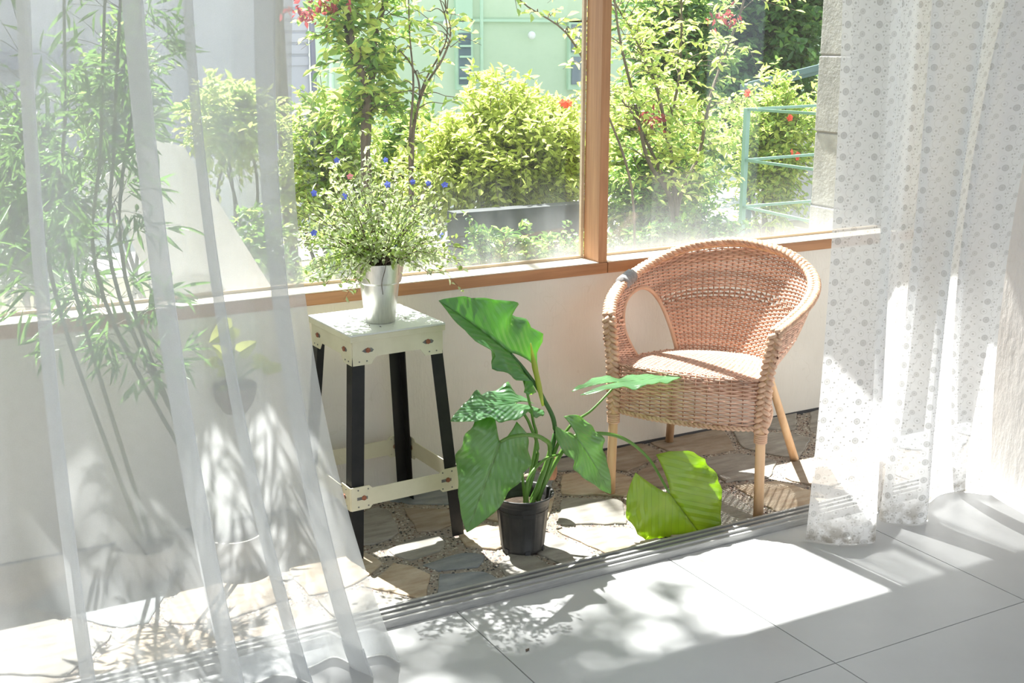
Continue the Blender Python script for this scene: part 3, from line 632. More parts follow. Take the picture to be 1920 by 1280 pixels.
# seat
rows = []; NS = 90
for j in range(78):
    t = (j + 0.5) / 78; bpos = -0.278 + t * 0.405
    wdt = np.interp(bpos, [-0.28, -0.25, -0.15, 0.0, 0.07, 0.115, 0.135], [0.175, 0.208, 0.203, 0.172, 0.138, 0.085, 0.03])
    a = np.linspace(-1, 1, NS + 1) * wdt; z = np.interp(bpos, [-.28, .135], [.392, .354]) + 0.010 * (1 - (a / wdt) ** 2) * math.sin(math.pi * min(1, max(0, t)))
    rows.append((np.stack([a, np.full(NS + 1, bpos), z], 1), 0.0020, 0.0))
def seat_weave():
    b = MB(); Vs, Fs, nb = [], [], 0; ns = 6; an = np.linspace(0, 2*np.pi, ns, endpoint=False)
    for j, (row, hh, _) in enumerate(rows):
        k = np.arange(NS + 1); P = row.copy(); P[:, 2] += 0.0026 * np.cos(np.pi * k / 3 + np.pi * (j % 2))
        W = CL(P)[:, None] + (-c_f)[None, None] * np.cos(an)[None, :, None] * 0.0030 + np.array([0, 0, 1.0]) * np.sin(an)[None, :, None] * 0.0016
        Vs.append(W.reshape(-1, 3)); m = len(P); I = (np.arange(m-1)[:, None]*ns + np.arange(ns)).ravel(); J = (np.arange(m-1)[:, None]*ns + (np.arange(ns)+1) % ns).ravel()
        Fs.append(np.stack([I, J, J+ns, I+ns], 1) + nb); nb += m * ns
    o = link_mesh('woven_seat', fast_mesh('woven_seat', np.concatenate(Vs) - ORG[ch.name], np.concatenate(Fs)), 'wicker', ch, smooth=True); o['kind'] = 'stuff'
seat_weave()
b = MB()
for a in np.linspace(-.195, .195, 20):
    fr = [q for q in rows if q[0][-1, 0] > abs(a)]; P = np.array([[a, q[0][0, 1], np.interp(a, q[0][:, 0], q[0][:, 2])] for q in fr[::6]])
    if len(P) > 1: b.tube(CL(P), 0.0028, 5)
setprops(b.build('seat_stakes', 'stake', ch, True), kind='stuff')
# front posts with herringbone plait, legs
for s in (-1, 1):
    top = np.array([s * .236, -.25, .520]); mid = np.array([s * .219, -.256, .39]); low = np.array([s * .212, -.26, .245]); foot = np.array([s * .217, -.26, 0.0])
    b = MB(); braid(b, crom([top, mid, low], 10), 0.0125, 0.007, 0.0095, 0.05, up=(0, -1.0, 0)); b.build('post_braid', 'wicker_braid', ch, True)
    one('leg', 'cane', lambda b: b.tube(CL(np.array([top - (0, 0, .02), mid, low, (low + foot) / 2, foot])), [.013, .0135, .0155, .016, .0165], 14), ch, True)
    def bind(b):
        for k in range(5): b.tube(CL(low + np.stack([0.0158 * np.cos(np.linspace(0, 6.2832, 20)), 0.0158 * np.sin(np.linspace(0, 6.2832, 20)), np.full(20, -0.004 - 0.0055 * k)], 1)), 0.0034, 6, cap=False)
    one('leg_binding', 'wicker_braid', bind, ch, True)
    ra, rb = np.array([s * .146, .105, .30]), np.array([s * .205, .258, 0.0])
    one('leg', 'cane', lambda b: b.tube(CL(np.array([ra + (ra - rb) * .12, ra, (ra + rb) / 2, rb])), [.0125, .013, .0145, .0155], 14), ch, True)

# ================================================================== STOOL
SCX, SCY, SZT, SHT, SHB, SROT = 1.345, 3.290, 0.673, 0.155, 0.191, 0.048
st = thing('metal_stool', (SCX, SCY, 0), 'tall square stool, cream painted steel top and bands on black legs', 'stool')
_c, _s = math.cos(SROT), math.sin(SROT)
def SL(a, b_, z): return np.array([SCX + a * _c - b_ * _s, SCY + a * _s + b_ * _c, z])
SX, SY = np.array([_c, _s, 0]), np.array([-_s, _c, 0])
def slab(b, h, z0, z1): b.add([SL(x * h, y * h, z) for z in (z0, z1) for x, y in ((-1,-1),(1,-1),(1,1),(-1,1))], [(0,3,2,1),(4,5,6,7),(0,1,5,4),(1,2,6,5),(2,3,7,6),(3,0,4,7)])
bevel(one('top', 'scuffed', lambda b: slab(b, SHT, SZT - 0.006, SZT), st), 0.0015)
bevel(one('top_edge', 'cream_metal', lambda b: slab(b, SHT - 0.0005, SZT - 0.023, SZT - 0.006), st), 0.0015)
HA = SHT - 0.012
def half_at(z): return HA + (SHB - HA) * (1 - z / (SZT - 0.023))
def side_frame(k):
    a = [(-1, -1, SX), (1, -1, SY), (1, 1, -SX), (-1, 1, -SY)][k]; return a
for k in range(4):
    sx, sy, ux = side_frame(k)
    z1, zm, z0 = SZT - 0.023, SZT - 0.072, SZT - 0.094
    W = 2 * HA; o_ = SL(sx * (HA + 0.003), sy * (HA + 0.003), 0); W2 = W + 0.006; tab = 0.058
    nrm = np.cross(ux, (0, 0, 1.0))
    outline = [(0, z1), (0, z0), (tab, z0), (tab + 0.016, zm), (W2 - tab - 0.016, zm), (W2 - tab, z0), (W2, z0), (W2, z1)]
    ap = one('apron_plate', 'cream_metal', lambda b: b.plate(outline, o_, ux, (0, 0, 1), 0.003), st)
    for t_ in (0.048, W2 - 0.048):
        zc = (z1 + zm) / 2 - 0.004; p0 = o_ + ux * t_ + np.array([0, 0, zc])
        one('bolt', 'rust', lambda b: b.tube(np.array([p0, p0 + nrm * 0.007]), [0.0085, 0.007], 8), ap)
        one('slot', 'steel_dark', lambda b: b.plate([(-0.019, -0.001), (-0.008, -0.007), (0.014, -0.006), (0.019, 0.0), (0.012, 0.006), (-0.008, 0.006)], p0 + nrm * 0.003, ux, (0, 0, 1), 0.0008), ap)
    for t_ in (0.020, 0.044, W2 - 0.044, W2 - 0.020):
        p0 = o_ + ux * t_ + np.array([0, 0, z0 + 0.011]); one('rivet', 'steel_dark', lambda b: b.tube(np.array([p0, p0 + nrm * 0.0045]), 0.0024, 6), ap)
    # lower stretcher
    zc = 0.187; hh = half_at(zc) + 0.003; o2 = SL(sx * hh, sy * hh, 0); W2 = 2 * hh; tb, th_ = 0.058, 0.036; md = 0.026
    outline = [(0, zc - th_), (tb, zc - th_), (tb + 0.01, zc - md), (W2 - tb - 0.01, zc - md), (W2 - tb, zc - th_), (W2, zc - th_), (W2, zc + th_), (W2 - tb, zc + th_), (W2 - tb - 0.01, zc + md), (tb + 0.01, zc + md), (tb, zc + th_), (0, zc + th_)]
    sp_ = one('stretcher', 'cream_metal', lambda b: b.plate(outline, o2, ux, (0, 0, 1), 0.003), st)
    for t_ in (0.040, W2 - 0.040):
        p0 = o2 + ux * t_ + np.array([0, 0, zc]); one('bolt', 'rust', lambda b: b.tube(np.array([p0, p0 + nrm * 0.007]), [0.0085, 0.007], 8), sp_)
        one('slot', 'steel_dark', lambda b: b.plate([(-0.022, -0.005), (0.012, -0.005), (0.012, 0.004), (-0.022, 0.004)], p0 + nrm * 0.003, ux, (0, 0, 1), 0.0008), sp_)
        for zz in (-0.026, 0.026):
            for dx in (-0.018, 0.014):
                p1 = p0 + ux * dx + np.array([0, 0, zz]); one('rivet', 'steel_dark', lambda b: b.tube(np.array([p1, p1 + nrm * 0.0045]), 0.0024, 6), sp_)
for sx, sy in ((-1, -1), (1, -1), (1, 1), (-1, 1)):
    ht, hb = half_at(SZT - 0.03), SHB; wd, tk = 0.040, 0.004
    def leg(b):
        V = []
        for h, z in ((hb, 0.0), (ht, SZT - 0.03)):
            for a, c in ((0, 0), (wd, 0), (wd, tk), (tk, tk), (tk, wd), (0, wd)): V.append(SL(sx * (h - a), sy * (h - c), z))
        b.add(V, [(0,1,2,3), (0,3,4,5), (6,7,8,9), (6,9,10,11)] + [(i, (i+1) % 6, 6+(i+1) % 6, 6+i) for i in range(6)])
    bevel(one('leg', 'black_metal', leg, st), 0.001)

# ================================================================== LEAF GENERATORS
def leaves_mesh(P, D, Nn, L, W, fold=0.25, pieces=1):
    """arrays of leaf base P, direction D, normal Nn, length L, width W -> two folded halves each"""
    P, D, Nn = (np.asarray(q, float) for q in (P, D, Nn)); D = D / (np.linalg.norm(D, axis=1)[:, None] + 1e-9)
    S = np.cross(D, Nn); S /= np.linalg.norm(S, axis=1)[:, None] + 1e-9; Nn = np.cross(S, D)
    L = np.asarray(L)[:, None]; W = np.asarray(W)[:, None]
    m = P + D * L * 0.42
    tip = P + D * L - Nn * L * 0.12
    q = P + D * L * 0.72 - Nn * L * 0.04
    l1 = m + S * W * 0.5 + Nn * W * fold; r1 = m - S * W * 0.5 + Nn * W * fold
    l2 = q + S * W * 0.34 + Nn * W * fold * 0.7; r2 = q - S * W * 0.34 + Nn * W * fold * 0.7
    V = np.stack([P, l1, l2, tip, r2, r1], 1).reshape(-1, 3); n = len(P)
    base = np.arange(n)[:, None] * 6; F = (base[:, None, :] + np.array([(0, 3, 2, 1), (0, 5, 4, 3)])[None]).reshape(-1, 4)
    return V, F
def rand_unit(n): v = rng.normal(size=(n, 3)); return v / np.linalg.norm(v, axis=1)[:, None]
class Plant:
    """collects stems (own meshes), twigs (one part) and leaves (one part)"""
    def __init__(s, name, base, label, cat, group=None): s.root = thing(name, tuple(base), label, cat, group); s.tw = MB(); s.P = []; s.D = []; s.N = []; s.L = []; s.W = []
    def stem(s, pts, r0, r1, mat='bark', name='stem', n=7):
        P = crom(pts, 6); b = MB(); b.tube(P, np.linspace(r0, r1, len(P)), n); b.build(name, mat, s.root, True); return P
    def twig(s, pts, r0, r1=None, n=4):
        P = crom(pts, 4); s.tw.tube(P, np.linspace(r0, r1 or r0 * 0.4, len(P)), n, cap=False); return P
    def leaf(s, p, d, nrm, L, W): s.P.append(p); s.D.append(d); s.N.append(nrm); s.L.append(L); s.W.append(W)
    def spray(s, start, d, length, nleaf, L, W, r=0.003, droop=0.25, jitter=0.5, both=True):
        d = np.array(d, float); d /= np.linalg.norm(d); start = np.array(start, float)
        mid = start + d * length * 0.5 + rng.normal(size=3) * length * 0.06; end = start + d * length + np.array([0, 0, -droop * length]) + rng.normal(size=3) * length * 0.08
        P = s.twig([start, mid, end], r)
        for k in range(nleaf):
            q = (k + 0.5) / nleaf; p = P[int(q * (len(P) - 1))] + rng.normal(size=3) * 0.004
            side = np.cross(d, (0, 0, 1)); side = side / (np.linalg.norm(side) + 1e-9) * (1 if k % 2 else -1)
            dd = side * 0.8 + d * 0.6 + rng.normal(size=3) * jitter + np.array([0, 0, -0.25])
            nn = np.array([0, 0, 1.0]) + rng.normal(size=3) * 0.5
            s.leaf(p, dd, nn, L * rng.uniform(0.65, 1.2), W * rng.uniform(0.75, 1.15))
        return P
    def finish(s, leafmat, twmat='twig', fname='foliage', parts=None, fold=0.22):
        if s.tw.n: setprops(s.tw.build('twigs', twmat, s.root, True), kind='stuff')
        V, F = leaves_mesh(s.P, s.D, s.N, s.L, s.W, fold); V = V - ORG[s.root.name]
        mats = leafmat if isinstance(leafmat, (list, tuple)) else [leafmat]
        me = fast_mesh(fname, V, F)
        for m_ in mats: me.materials.append(MT[m_])
        if len(mats) > 1: me.polygons.foreach_set('material_index', np.repeat(rng.integers(0, len(mats), len(s.P)), 2).astype(np.int32))
        o = link_mesh(fname, me, None, s.root); o['kind'] = 'stuff'; return o
def flower(parent, p, nrm, r, mat, name='flower'):
    nrm = np.array(nrm, float); nrm /= np.linalg.norm(nrm); x = np.cross(nrm, (0.3, 0.2, 1)); x /= np.linalg.norm(x); y = np.cross(nrm, x); p = np.array(p, float); V, F = [], []
    for k in range(5):
        a = k * 2 * math.pi / 5; d = x * math.cos(a) + y * math.sin(a); e = np.cross(nrm, d); i = len(V)
        V += [p, p + d * r * 0.6 + e * r * 0.42 + nrm * r * 0.25, p + d * r + nrm * r * 0.12, p + d * r * 0.6 - e * r * 0.42 + nrm * r * 0.25]; F += [(i, i+1, i+2, i+3)]
    b = MB(); b.add(V, F); return b.build(name, mat, parent)

# ================================================================== BLUE-FLOWERED SHRUB IN METAL POT
PB = np.array([SCX + 0.0, SCY - 0.035, SZT])
pl = Plant('potted_flower_shrub', PB, 'loose small-leaved shrub with blue flowers in a silver metal pot on the stool', 'potted plant')
pot_p = [(0.001, 0.0), (0.042, 0.0), (0.0445, 0.002), (0.059, 0.118), (0.0595, 0.1195), (0.0645, 0.1215), (0.066, 0.126), (0.0755, 0.180), (0.0765, 0.182), (0.0745, 0.182), (0.070, 0.16), (0.060, 0.152)]
one('pot', 'bucket', lambda b: b.lathe(pot_p, PB, 48), pl.root, True)
one('soil', 'soil', lambda b: b.lathe([(0.071, 0.170), (0.05, 0.176), (0.001, 0.178)], PB, 24), pl.root, True)
pc = PB + (0, 0, 0.178)
for k in range(170):
    a = rng.uniform(0, 6.283); el = rng.uniform(-0.10, 1.25); d = np.array([math.cos(a) * math.cos(el), math.sin(a) * math.cos(el), math.sin(el)])
    L = rng.uniform(0.13, 0.235) * (1.08 + 0.42 * max(0, el)) ; s0 = pc + np.array([math.cos(a), math.sin(a), 0]) * rng.uniform(0, 0.045)
    m_ = s0 + d * L * 0.5 + np.array([0, 0, 0.02]); e = s0 + d * L + rng.normal(size=3) * 0.02 + np.array([0, 0, -0.02 if el < 0.3 else 0.01])
    P = pl.twig([s0, m_, e], 0.0016, 0.0007, 3)
    for q in np.linspace(0.25, 1, 17):
        p = P[int(q * (len(P) - 1))] + rng.normal(size=3) * 0.006; dd = rand_unit(1)[0] + d * 0.7
        pl.leaf(p, dd, np.array([0, 0, 1.0]) + rng.normal(size=3) * 0.6, rng.uniform(0.013, 0.026), rng.uniform(0.008, 0.014))
    if k % 4 == 0:
        for _ in range(2):
            b0 = P[rng.integers(len(P) // 2, len(P))]; pl.spray(b0, d + rng.normal(size=3) * 0.7, rng.uniform(0.05, 0.09), 7, 0.020, 0.011, 0.0008)
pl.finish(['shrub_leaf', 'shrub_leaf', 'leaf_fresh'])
flD = np.linalg.norm(PB + (0, 0, 0.3) - _C) * 0.98
for (x, y), mt in (((631, 300), 'blue_petal'), ((723, 300), 'blue_petal'), ((774, 341), 'blue_petal'), ((834, 347), 'blue_petal'), ((588, 362), 'blue_petal'), ((645, 368), 'blue_petal'), ((695, 401), 'blue_petal'), ((742, 463), 'blue_petal'),
               ((589, 437), 'blue_petal'), ((828, 441), 'blue_petal'), ((803, 344), 'blue_petal'), ((727, 346), 'blue_petal'), ((656, 330), 'pink_petal')):
    p = at_y(x, y, PB[1] - rng.uniform(0.02, 0.10)); flower(pl.root, p, (_C - p) + rng.normal(size=3) * 0.8, rng.uniform(0.009, 0.013), mt)
b = MB(); b.tube(crom([at_y(728, 470, PB[1] - .075), at_y(722, 505, PB[1] - .085), at_y(716, 530, PB[1] - .08), at_y(718, 552, PB[1] - .075)], 5), 0.0012, 4); b.build('trailing_root', 'twig', pl.root)

# ================================================================== BIG-LEAF PLANT IN BLACK POT
PP = np.array([1.655, 2.935, 0.0]); GP = thing('potted_elephant_ear', tuple(PP), 'large-leaved elephant ear plant in a ribbed black plastic pot', 'potted plant')
def prib(a, z): 
    k = (a / (2*math.pi) * 12) % 1; return 1.0 - (0.035 * (abs(k - 0.5) < 0.40) if 0.012 < z < 0.150 else 0)
def pot12(b):
    n = 96; b.lathe([(0.001, 0.0), (0.060, 0.0), (0.064, 0.004), (0.065, 0.012), (0.066, 0.014), (0.080, 0.148), (0.081, 0.151), (0.083, 0.158), (0.089, 0.172), (0.094, 0.1745), (0.095, 0.178), (0.092, 0.180), (0.086, 0.176), (0.080, 0.15), (0.077, 0.12)], PP, n, prib)
one('pot', 'blackpot', pot12, GP, True)
for k in range(12):      # drainage notches at the foot
    a = (k + 0.5) * 2*math.pi/12
    if k % 2 == 0: one('drain_hole', 'groove', lambda b: b.box((-0.008, -0.0015, 0.0), (0.008, 0.0015, 0.014), Matrix.Rotation(a + math.pi/2, 3, 'Z'), np.array([0., 0, 0])) or b.v.__setitem__(-1, b.v[-1] + PP + np.array([math.cos(a), math.sin(a), 0]) * 0.0652), GP)
one('soil', 'soil', lambda b: b.lathe([(0.079, 0.135), (0.05, 0.14), (0.001, 0.142)], PP, 24), GP, True)
def blob(b, c, r, seed, flat=1.0, nz=8, na=10):
    q = np.random.default_rng(seed); b.lathe([(max(0.0005, r * math.sin(t)), -r * flat * math.cos(t)) for t in np.linspace(0.05, math.pi - 0.05, nz)], c, na, lambda a, z: 1 + 0.12 * math.sin(2*a + seed) + 0.06 * math.sin(5*a + z*80))
for i, (x, y, r) in enumerate(((975, 890, 0.017), (962, 893, 0.012), (990, 893, 0.013), (1020, 888, 0.012))):
    one('stone', 'pebble_white' if i != 2 else 'stone_brown', lambda b: blob(b, at_z(x, y, 0.150), r, i, 0.75), GP, True)
cb = at_z(1030, 880, 0.15)
one('corm', 'corm', lambda b: b.tube(crom([cb - (0, 0, .03), cb + (0.004, 0, .012), cb + (0.012, 0, .045)], 4), [.020, .023, .024, .023, .021, .019, .017, .014, .009], 12), GP, True, label='brown corm husk at the soil')
def blade(name, mat, attach, tip, nrm, width, lobe=0.42, cup=0.10, droop=0.12, wave=0.02, sinus=0.16, label=None, seed=0, twist=0.0, vfold=0.0):
    """heart-shaped blade: attach = petiole joint, tip = leaf tip; lobes reach back behind the joint"""
    A, T = np.array(attach, float), np.array(tip, float); Ld = T - A; L = np.linalg.norm(Ld); y = Ld / L
    n = np.array(nrm, float); x = np.cross(y, n); x /= np.linalg.norm(x); n = np.cross(x, y); q = np.random.default_rng(seed)
    ph = q.uniform(0, 6.28, 4); Ls = 26; Ws = 9
    V, UV, F = [], [], []
    # outline half width as function of t in [-lobe, 1]
    def hw(t):
        if t >= 0: return width * 0.5 * (1 - t ** 1.7) ** 0.85 * (1 + 0.10 * math.sin(3.0 * t))
        return width * 0.5 * math.sqrt(max(0, 1 - (t / lobe) ** 2)) * 0.99
    def inner(t):     # notch between the lobes
        return 0.0 if t >= 0 else width * 0.5 * sinus * (-t / lobe) ** 0.7
    ts = np.concatenate([-lobe * (1 - np.linspace(0, 1, 9, endpoint=False)) ** 1.4, np.linspace(0, 1, Ls)])
    ts[0] = -lobe * 0.985
    for side in (-1, 1):
        base = len(V)
        for t in ts:
            i0, i1 = inner(t), hw(t)
            i1 = max(i1, i0 + 1e-4)
            for k in range(Ws + 1):
                s = i0 + (i1 - i0) * k / Ws; r_ = s / (width * 0.5)
                z = cup * width * r_ ** 2 - droop * L * (max(0, t) ** 2) + (-0.10 * L * (t / lobe) ** 2 if t < 0 else 0)
                z += wave * width * r_ ** 2 * (math.sin(11 * t + ph[0] + side) + 0.6 * math.sin(23 * t + ph[1] + 2 * side)) * 2 + 0.012 * width * math.sin(7 * (t - 0.75 * r_) * 6.283) * r_ * 0.5
                edge = 1 + 0.02 * math.sin(31 * t + ph[2] + side) * (k / Ws)
                p = A + y * t * L + x * side * s * edge + n * (z + twist * side * s + vfold * s * (1 if t > 0 else max(0.0, 1 + t / lobe * 0.5)))
                V.append(p); UV.append((side * r_, t))
        nT = len(ts)
        for i in range(nT - 1):
            for k in range(Ws):
                a, b_, c, d = base + i*(Ws+1)+k, base + i*(Ws+1)+k+1, base + (i+1)*(Ws+1)+k+1, base + (i+1)*(Ws+1)+k
                F.append((a, b_, c, d) if side == 1 else (a, d, c, b_))
    me = fast_mesh(name, np.array(V) - ORG[GP.name], np.array(F), np.array(UV))
    o = link_mesh(name, me, mat, GP, smooth=True)
    sm = o.modifiers.new('thickness', 'SOLIDIFY'); sm.thickness = 0.0008; sm.offset = 0
    if label: o['label'] = label
    # midrib
    return o
def petiole(pts, r0, r1, mat='petiole'):
    P = crom(pts, 8); b = MB(); b.tube(P, np.linspace(r0, r1, len(P)), 9); return b.build('petiole', mat, GP, True)
Yc = PP[1]
view = lambda p: (_C - p) / np.linalg.norm(_C - p)
crown = PP + (0.02, 0, 0.15)
# tall leaf
A = at_y(957, 662, Yc + 0.03); T = at_y(832, 560, Yc - 0.02); blade('leaf', 'big_green', A, T, (-0.05, -0.75, 0.66), 0.215, 0.55, 0.0, 0.06, 0.055, 0.34, 'tallest leaf, its upper half glowing in the sun', 1, vfold=0.45)
petiole([crown + (0.01, 0, -.02), at_y(1040, 815, Yc), at_y(1018, 745, Yc + .01), at_y(985, 695, Yc + .02), A], 0.0085, 0.0045, 'petiole_dark')
# middle left leaf
A = at_y(966, 756, Yc + 0.0); T = at_y(852, 768, Yc - 0.06); blade('leaf', 'big_green', A, T, (0.12, -0.30, 0.95), 0.155, 0.46, 0.04, 0.16, 0.05, 0.25, None, 2)
petiole([crown + (-.015, 0, -.02), at_y(1008, 850, Yc), at_y(995, 800, Yc), at_y(982, 775, Yc), A], 0.006, 0.0035)
# lower left leaf, hanging
A = at_y(938, 828, Yc - 0.07); T = at_y(878, 1000, Yc - 0.10); blade('leaf', 'big_mid', A, T, (-0.10, -0.92, 0.38), 0.205, 0.26, -0.06, 0.06, 0.06, 0.35, 'large leaf hanging down over the pot side', 3)
petiole([crown + (-.01, -.02, -.03), at_y(1030, 850, Yc - .02), at_y(1018, 822, Yc - .04), at_y(985, 815, Yc - .06), at_y(955, 820, Yc - .07), A], 0.008, 0.0045)
# centre right leaf, hanging
A = at_y(1082, 822, Yc - 0.05); T = at_y(1155, 925, Yc - 0.09); blade('leaf', 'big_mid', A, T, (0.02, -0.80, 0.60), 0.145, 0.33, 0.03, 0.10, 0.04, 0.3, None, 4)
petiole([crown + (.02, -.01, -.03), at_y(1045, 835, Yc - .01), at_y(1062, 812, Yc - .03), A], 0.006, 0.004)
# yellow-green leaf resting on the floor behind the track
A = at_y(1255, 924, 2.80); T = at_y(1340, 1038, 2.752); blade('leaf', 'big_yellow', A, T, (-0.30, -0.93, 0.20), 0.305, 0.44, 0.0, 0.0, 0.02, 0.28, 'broad yellow-green leaf touching the floor', 5)
petiole([crown + (.02, .01, -.03), at_y(1065, 830, Yc), at_y(1110, 813, Yc), at_y(1165, 820, Yc - .03), at_y(1215, 858, Yc - .06), A], 0.0075, 0.004)
# flat leaf in front of the chair
A = at_y(1160, 716, Yc + 0.05); T = at_y(1284, 706, Yc + 0.05); blade('leaf', 'big_green', A, T, (0.02, 0.06, 1.0), 0.16, 0.62, 0.0, -0.02, 0.02, 0.3, None, 6)
petiole([crown + (.015, .02, -.02), at_y(1060, 810, Yc + .02), at_y(1110, 768, Yc + .03), A], 0.0055, 0.0032)
# rolled new leaf
b = MB(); P = crom([at_y(1018, 760, Yc + .01), at_y(1010, 720, Yc), at_y(1001, 680, Yc), at_y(995, 643, Yc)], 6); b.tube(P, np.interp(np.linspace(0, 1, len(P)), [0, .25, .6, 1], [.004, .0075, .009, .0015]), 8); b.build('rolled_leaf', 'pothos', GP, True, label='pale rolled new leaf')
for pts, r in (([crown + (-.02, -.02, -.02), at_y(975, 868, Yc - .04), at_y(955, 862, Yc - .05)], .005), ([crown + (-.02, -.03, -.03), at_y(990, 900, Yc - .06), at_y(1020, 862, Yc - .03), at_y(1048, 852, Yc - .02)], .006), ([crown + (-.01, .01, -.02), at_y(1005, 830, Yc), at_y(1000, 790, Yc), at_y(985, 722, Yc + .01), at_y(976, 700, Yc + .01)], .0055)):
    petiole(pts, r, r * 0.6)

# ================================================================== PORCH PLANTS BEHIND THE SHEER
def bamboo(name, label, canes, base, leafn):
    pl = Plant(name, base, label, 'bamboo', 'bamboo plants in the porch')
    one('pot', 'stone_grey', lambda b: b.lathe([(0.001, 0), (0.065, 0), (0.075, 0.02), (0.085, 0.09), (0.088, 0.10), (0.08, 0.10), (0.076, 0.08)], base, 28), pl.root, True)
    one('soil', 'soil', lambda b: b.lathe([(0.078, 0.085), (0.001, 0.09)], base, 20), pl.root, True)
    for pts in canes:
        P = pl.stem(pts, 0.0065, 0.0035, 'bamboo_cane', 'cane')
        for k in range(leafn):
            i = rng.integers(int(len(P) * 0.25), len(P)); d = rand_unit(1)[0]; d[2] = abs(d[2]) * 0.4 + 0.1; L = rng.uniform(0.08, 0.2)
            d[1] = min(d[1], 0.2); d /= np.linalg.norm(d); e = P[i] + d * L; pl.twig([P[i], P[i] + d * L * .5 + (0, 0, .01), e], 0.0012, 0.0006, 3)
            for _ in range(rng.integers(4, 8)):
                dd = d * 0.7 + rand_unit(1)[0] * 0.8 + np.array([0, 0, -0.55]); pl.leaf(e - d * rng.uniform(0, L * 0.5), dd, rng.normal(size=3) * 0.5 + (0, 0, 1), rng.uniform(0.055, 0.115), rng.uniform(0.009, 0.015))
    pl.finish('bamboo_leaf', 'bamboo_cane', fold=0.12)
YB = 3.28
bb = np.array([0.62, YB, 0.0])
bamboo('potted_bamboo', 'slender dark bamboo nearest the left edge behind the sheer curtain',
       [[bb + (0, 0, .07), at_y(130, 640, YB), at_y(75, 400, YB), at_y(38, 100, YB), at_y(25, -250, YB)], [bb + (.02, .02, .07), at_y(125, 480, YB), at_y(122, 200, YB), at_y(118, -250, YB)]], bb, 30)
bb2 = np.array([0.86, YB - 0.04, 0.0])
bamboo('potted_bamboo', 'leafy bamboo clump behind the sheer curtain between the window and its main fold',
       [[bb2 + (0, 0, .07), at_y(195, 560, YB), at_y(190, 250, YB), at_y(205, -250, YB)], [bb2 + (.02, 0, .07), at_y(225, 560, YB), at_y(215, 250, YB), at_y(240, -250, YB)],
        [bb2 + (-.02, 0, .07), at_y(235, 520, YB), at_y(255, 150, YB), at_y(280, -200, YB)]], bb2, 38)
# small wall planter
wp = at_y(440, 730, Y_WALL - 0.075); PT = thing('hanging_planter', tuple(wp - (0, 0, 0.08)), 'small coir basket of yellow-green trailing plant on the porch wall', 'potted plant')
def hb(b): b.lathe([(0.001, -0.08), (0.035, -0.07), (0.058, -0.035), (0.068, 0.01), (0.066, 0.015), (0.060, 0.008)], wp, 24)
one('basket', 'basket', hb, PT, True); one('soil', 'soil', lambda b: b.lathe([(0.062, 0.006), (0.001, 0.012)], wp, 20), PT, True)
def heart(p, d, nrm, L, W, mat, name='leaf'):
    d = np.array(d, float); d /= np.linalg.norm(d); nrm = np.array(nrm, float); x = np.cross(d, nrm); x /= np.linalg.norm(x); nn = np.cross(x, d); p = np.array(p)
    ol = [(0, 0), (.30, -.12), (.5, .08), (.46, .38), (.25, .75), (0, 1.0), (-.25, .75), (-.46, .38), (-.5, .08), (-.30, -.12)]
    V = [p + x * a * W + d * c * L + nn * (abs(a) * W * 0.3 - c * c * L * 0.15) for a, c in ol] + [p + d * L * .4]; b = MB(); b.add(V, [(i, (i+1) % 10, 10) for i in range(10)]); return b.build(name, mat, PT)
Yp = Y_WALL - 0.09
for (x, y), (dx, dy), s in (((436, 612), (-0.8, -.35), .085), ((418, 665), (-.4, .5), .05), ((428, 690), (-.5, -.2), .045), ((450, 660), (.6, .4), .06), ((475, 678), (.8, -.1), .06), ((495, 690), (.9, -.2), .05), ((408, 680), (-.7, .1), .045), ((415, 738), (.6, .2), .05), ((507, 690), (.8, 0), .045)):
    p = at_y(x, y, Yp); heart(p, np.array([dx, -0.2, dy]), (0.1, -0.85, 0.5), s, s * 0.85, 'pothos')
    one('vine', 'petiole', lambda b: b.tube(crom([wp + (0, 0, .008), (wp + p) / 2 + (0, -.01, .03), p], 4), 0.0016, 4), PT)
# pale sheet for an unidentified slanted shape outside the glass
cs = [at_y(290, 262, 3.90), at_y(345, 275, 3.90), at_y(510, 540, 3.86), at_y(510, 540, 3.84) * (1, 1, 0) + (0.12, 0, -0.15), at_y(300, 575, 3.84) * (1, 1, 0) + (0.0, 0, -0.15), at_y(300, 575, 3.86), at_y(195, 330, 3.90)]
def sheet(b):
    n = (0, 0.008, 0); V = [p for p in cs] + [p + n for p in cs]; k = len(cs); b.add(V, [tuple(range(k)), tuple(range(2*k-1, k-1, -1))] + [(i, (i+1) % k, k+(i+1) % k, k+i) for i in range(k)])
one('slanted_sheet', 'blank', sheet, label='white slanted canvas sheet just outside the window, seen through the sheer', cat='sheet', org=tuple(cs[3]))

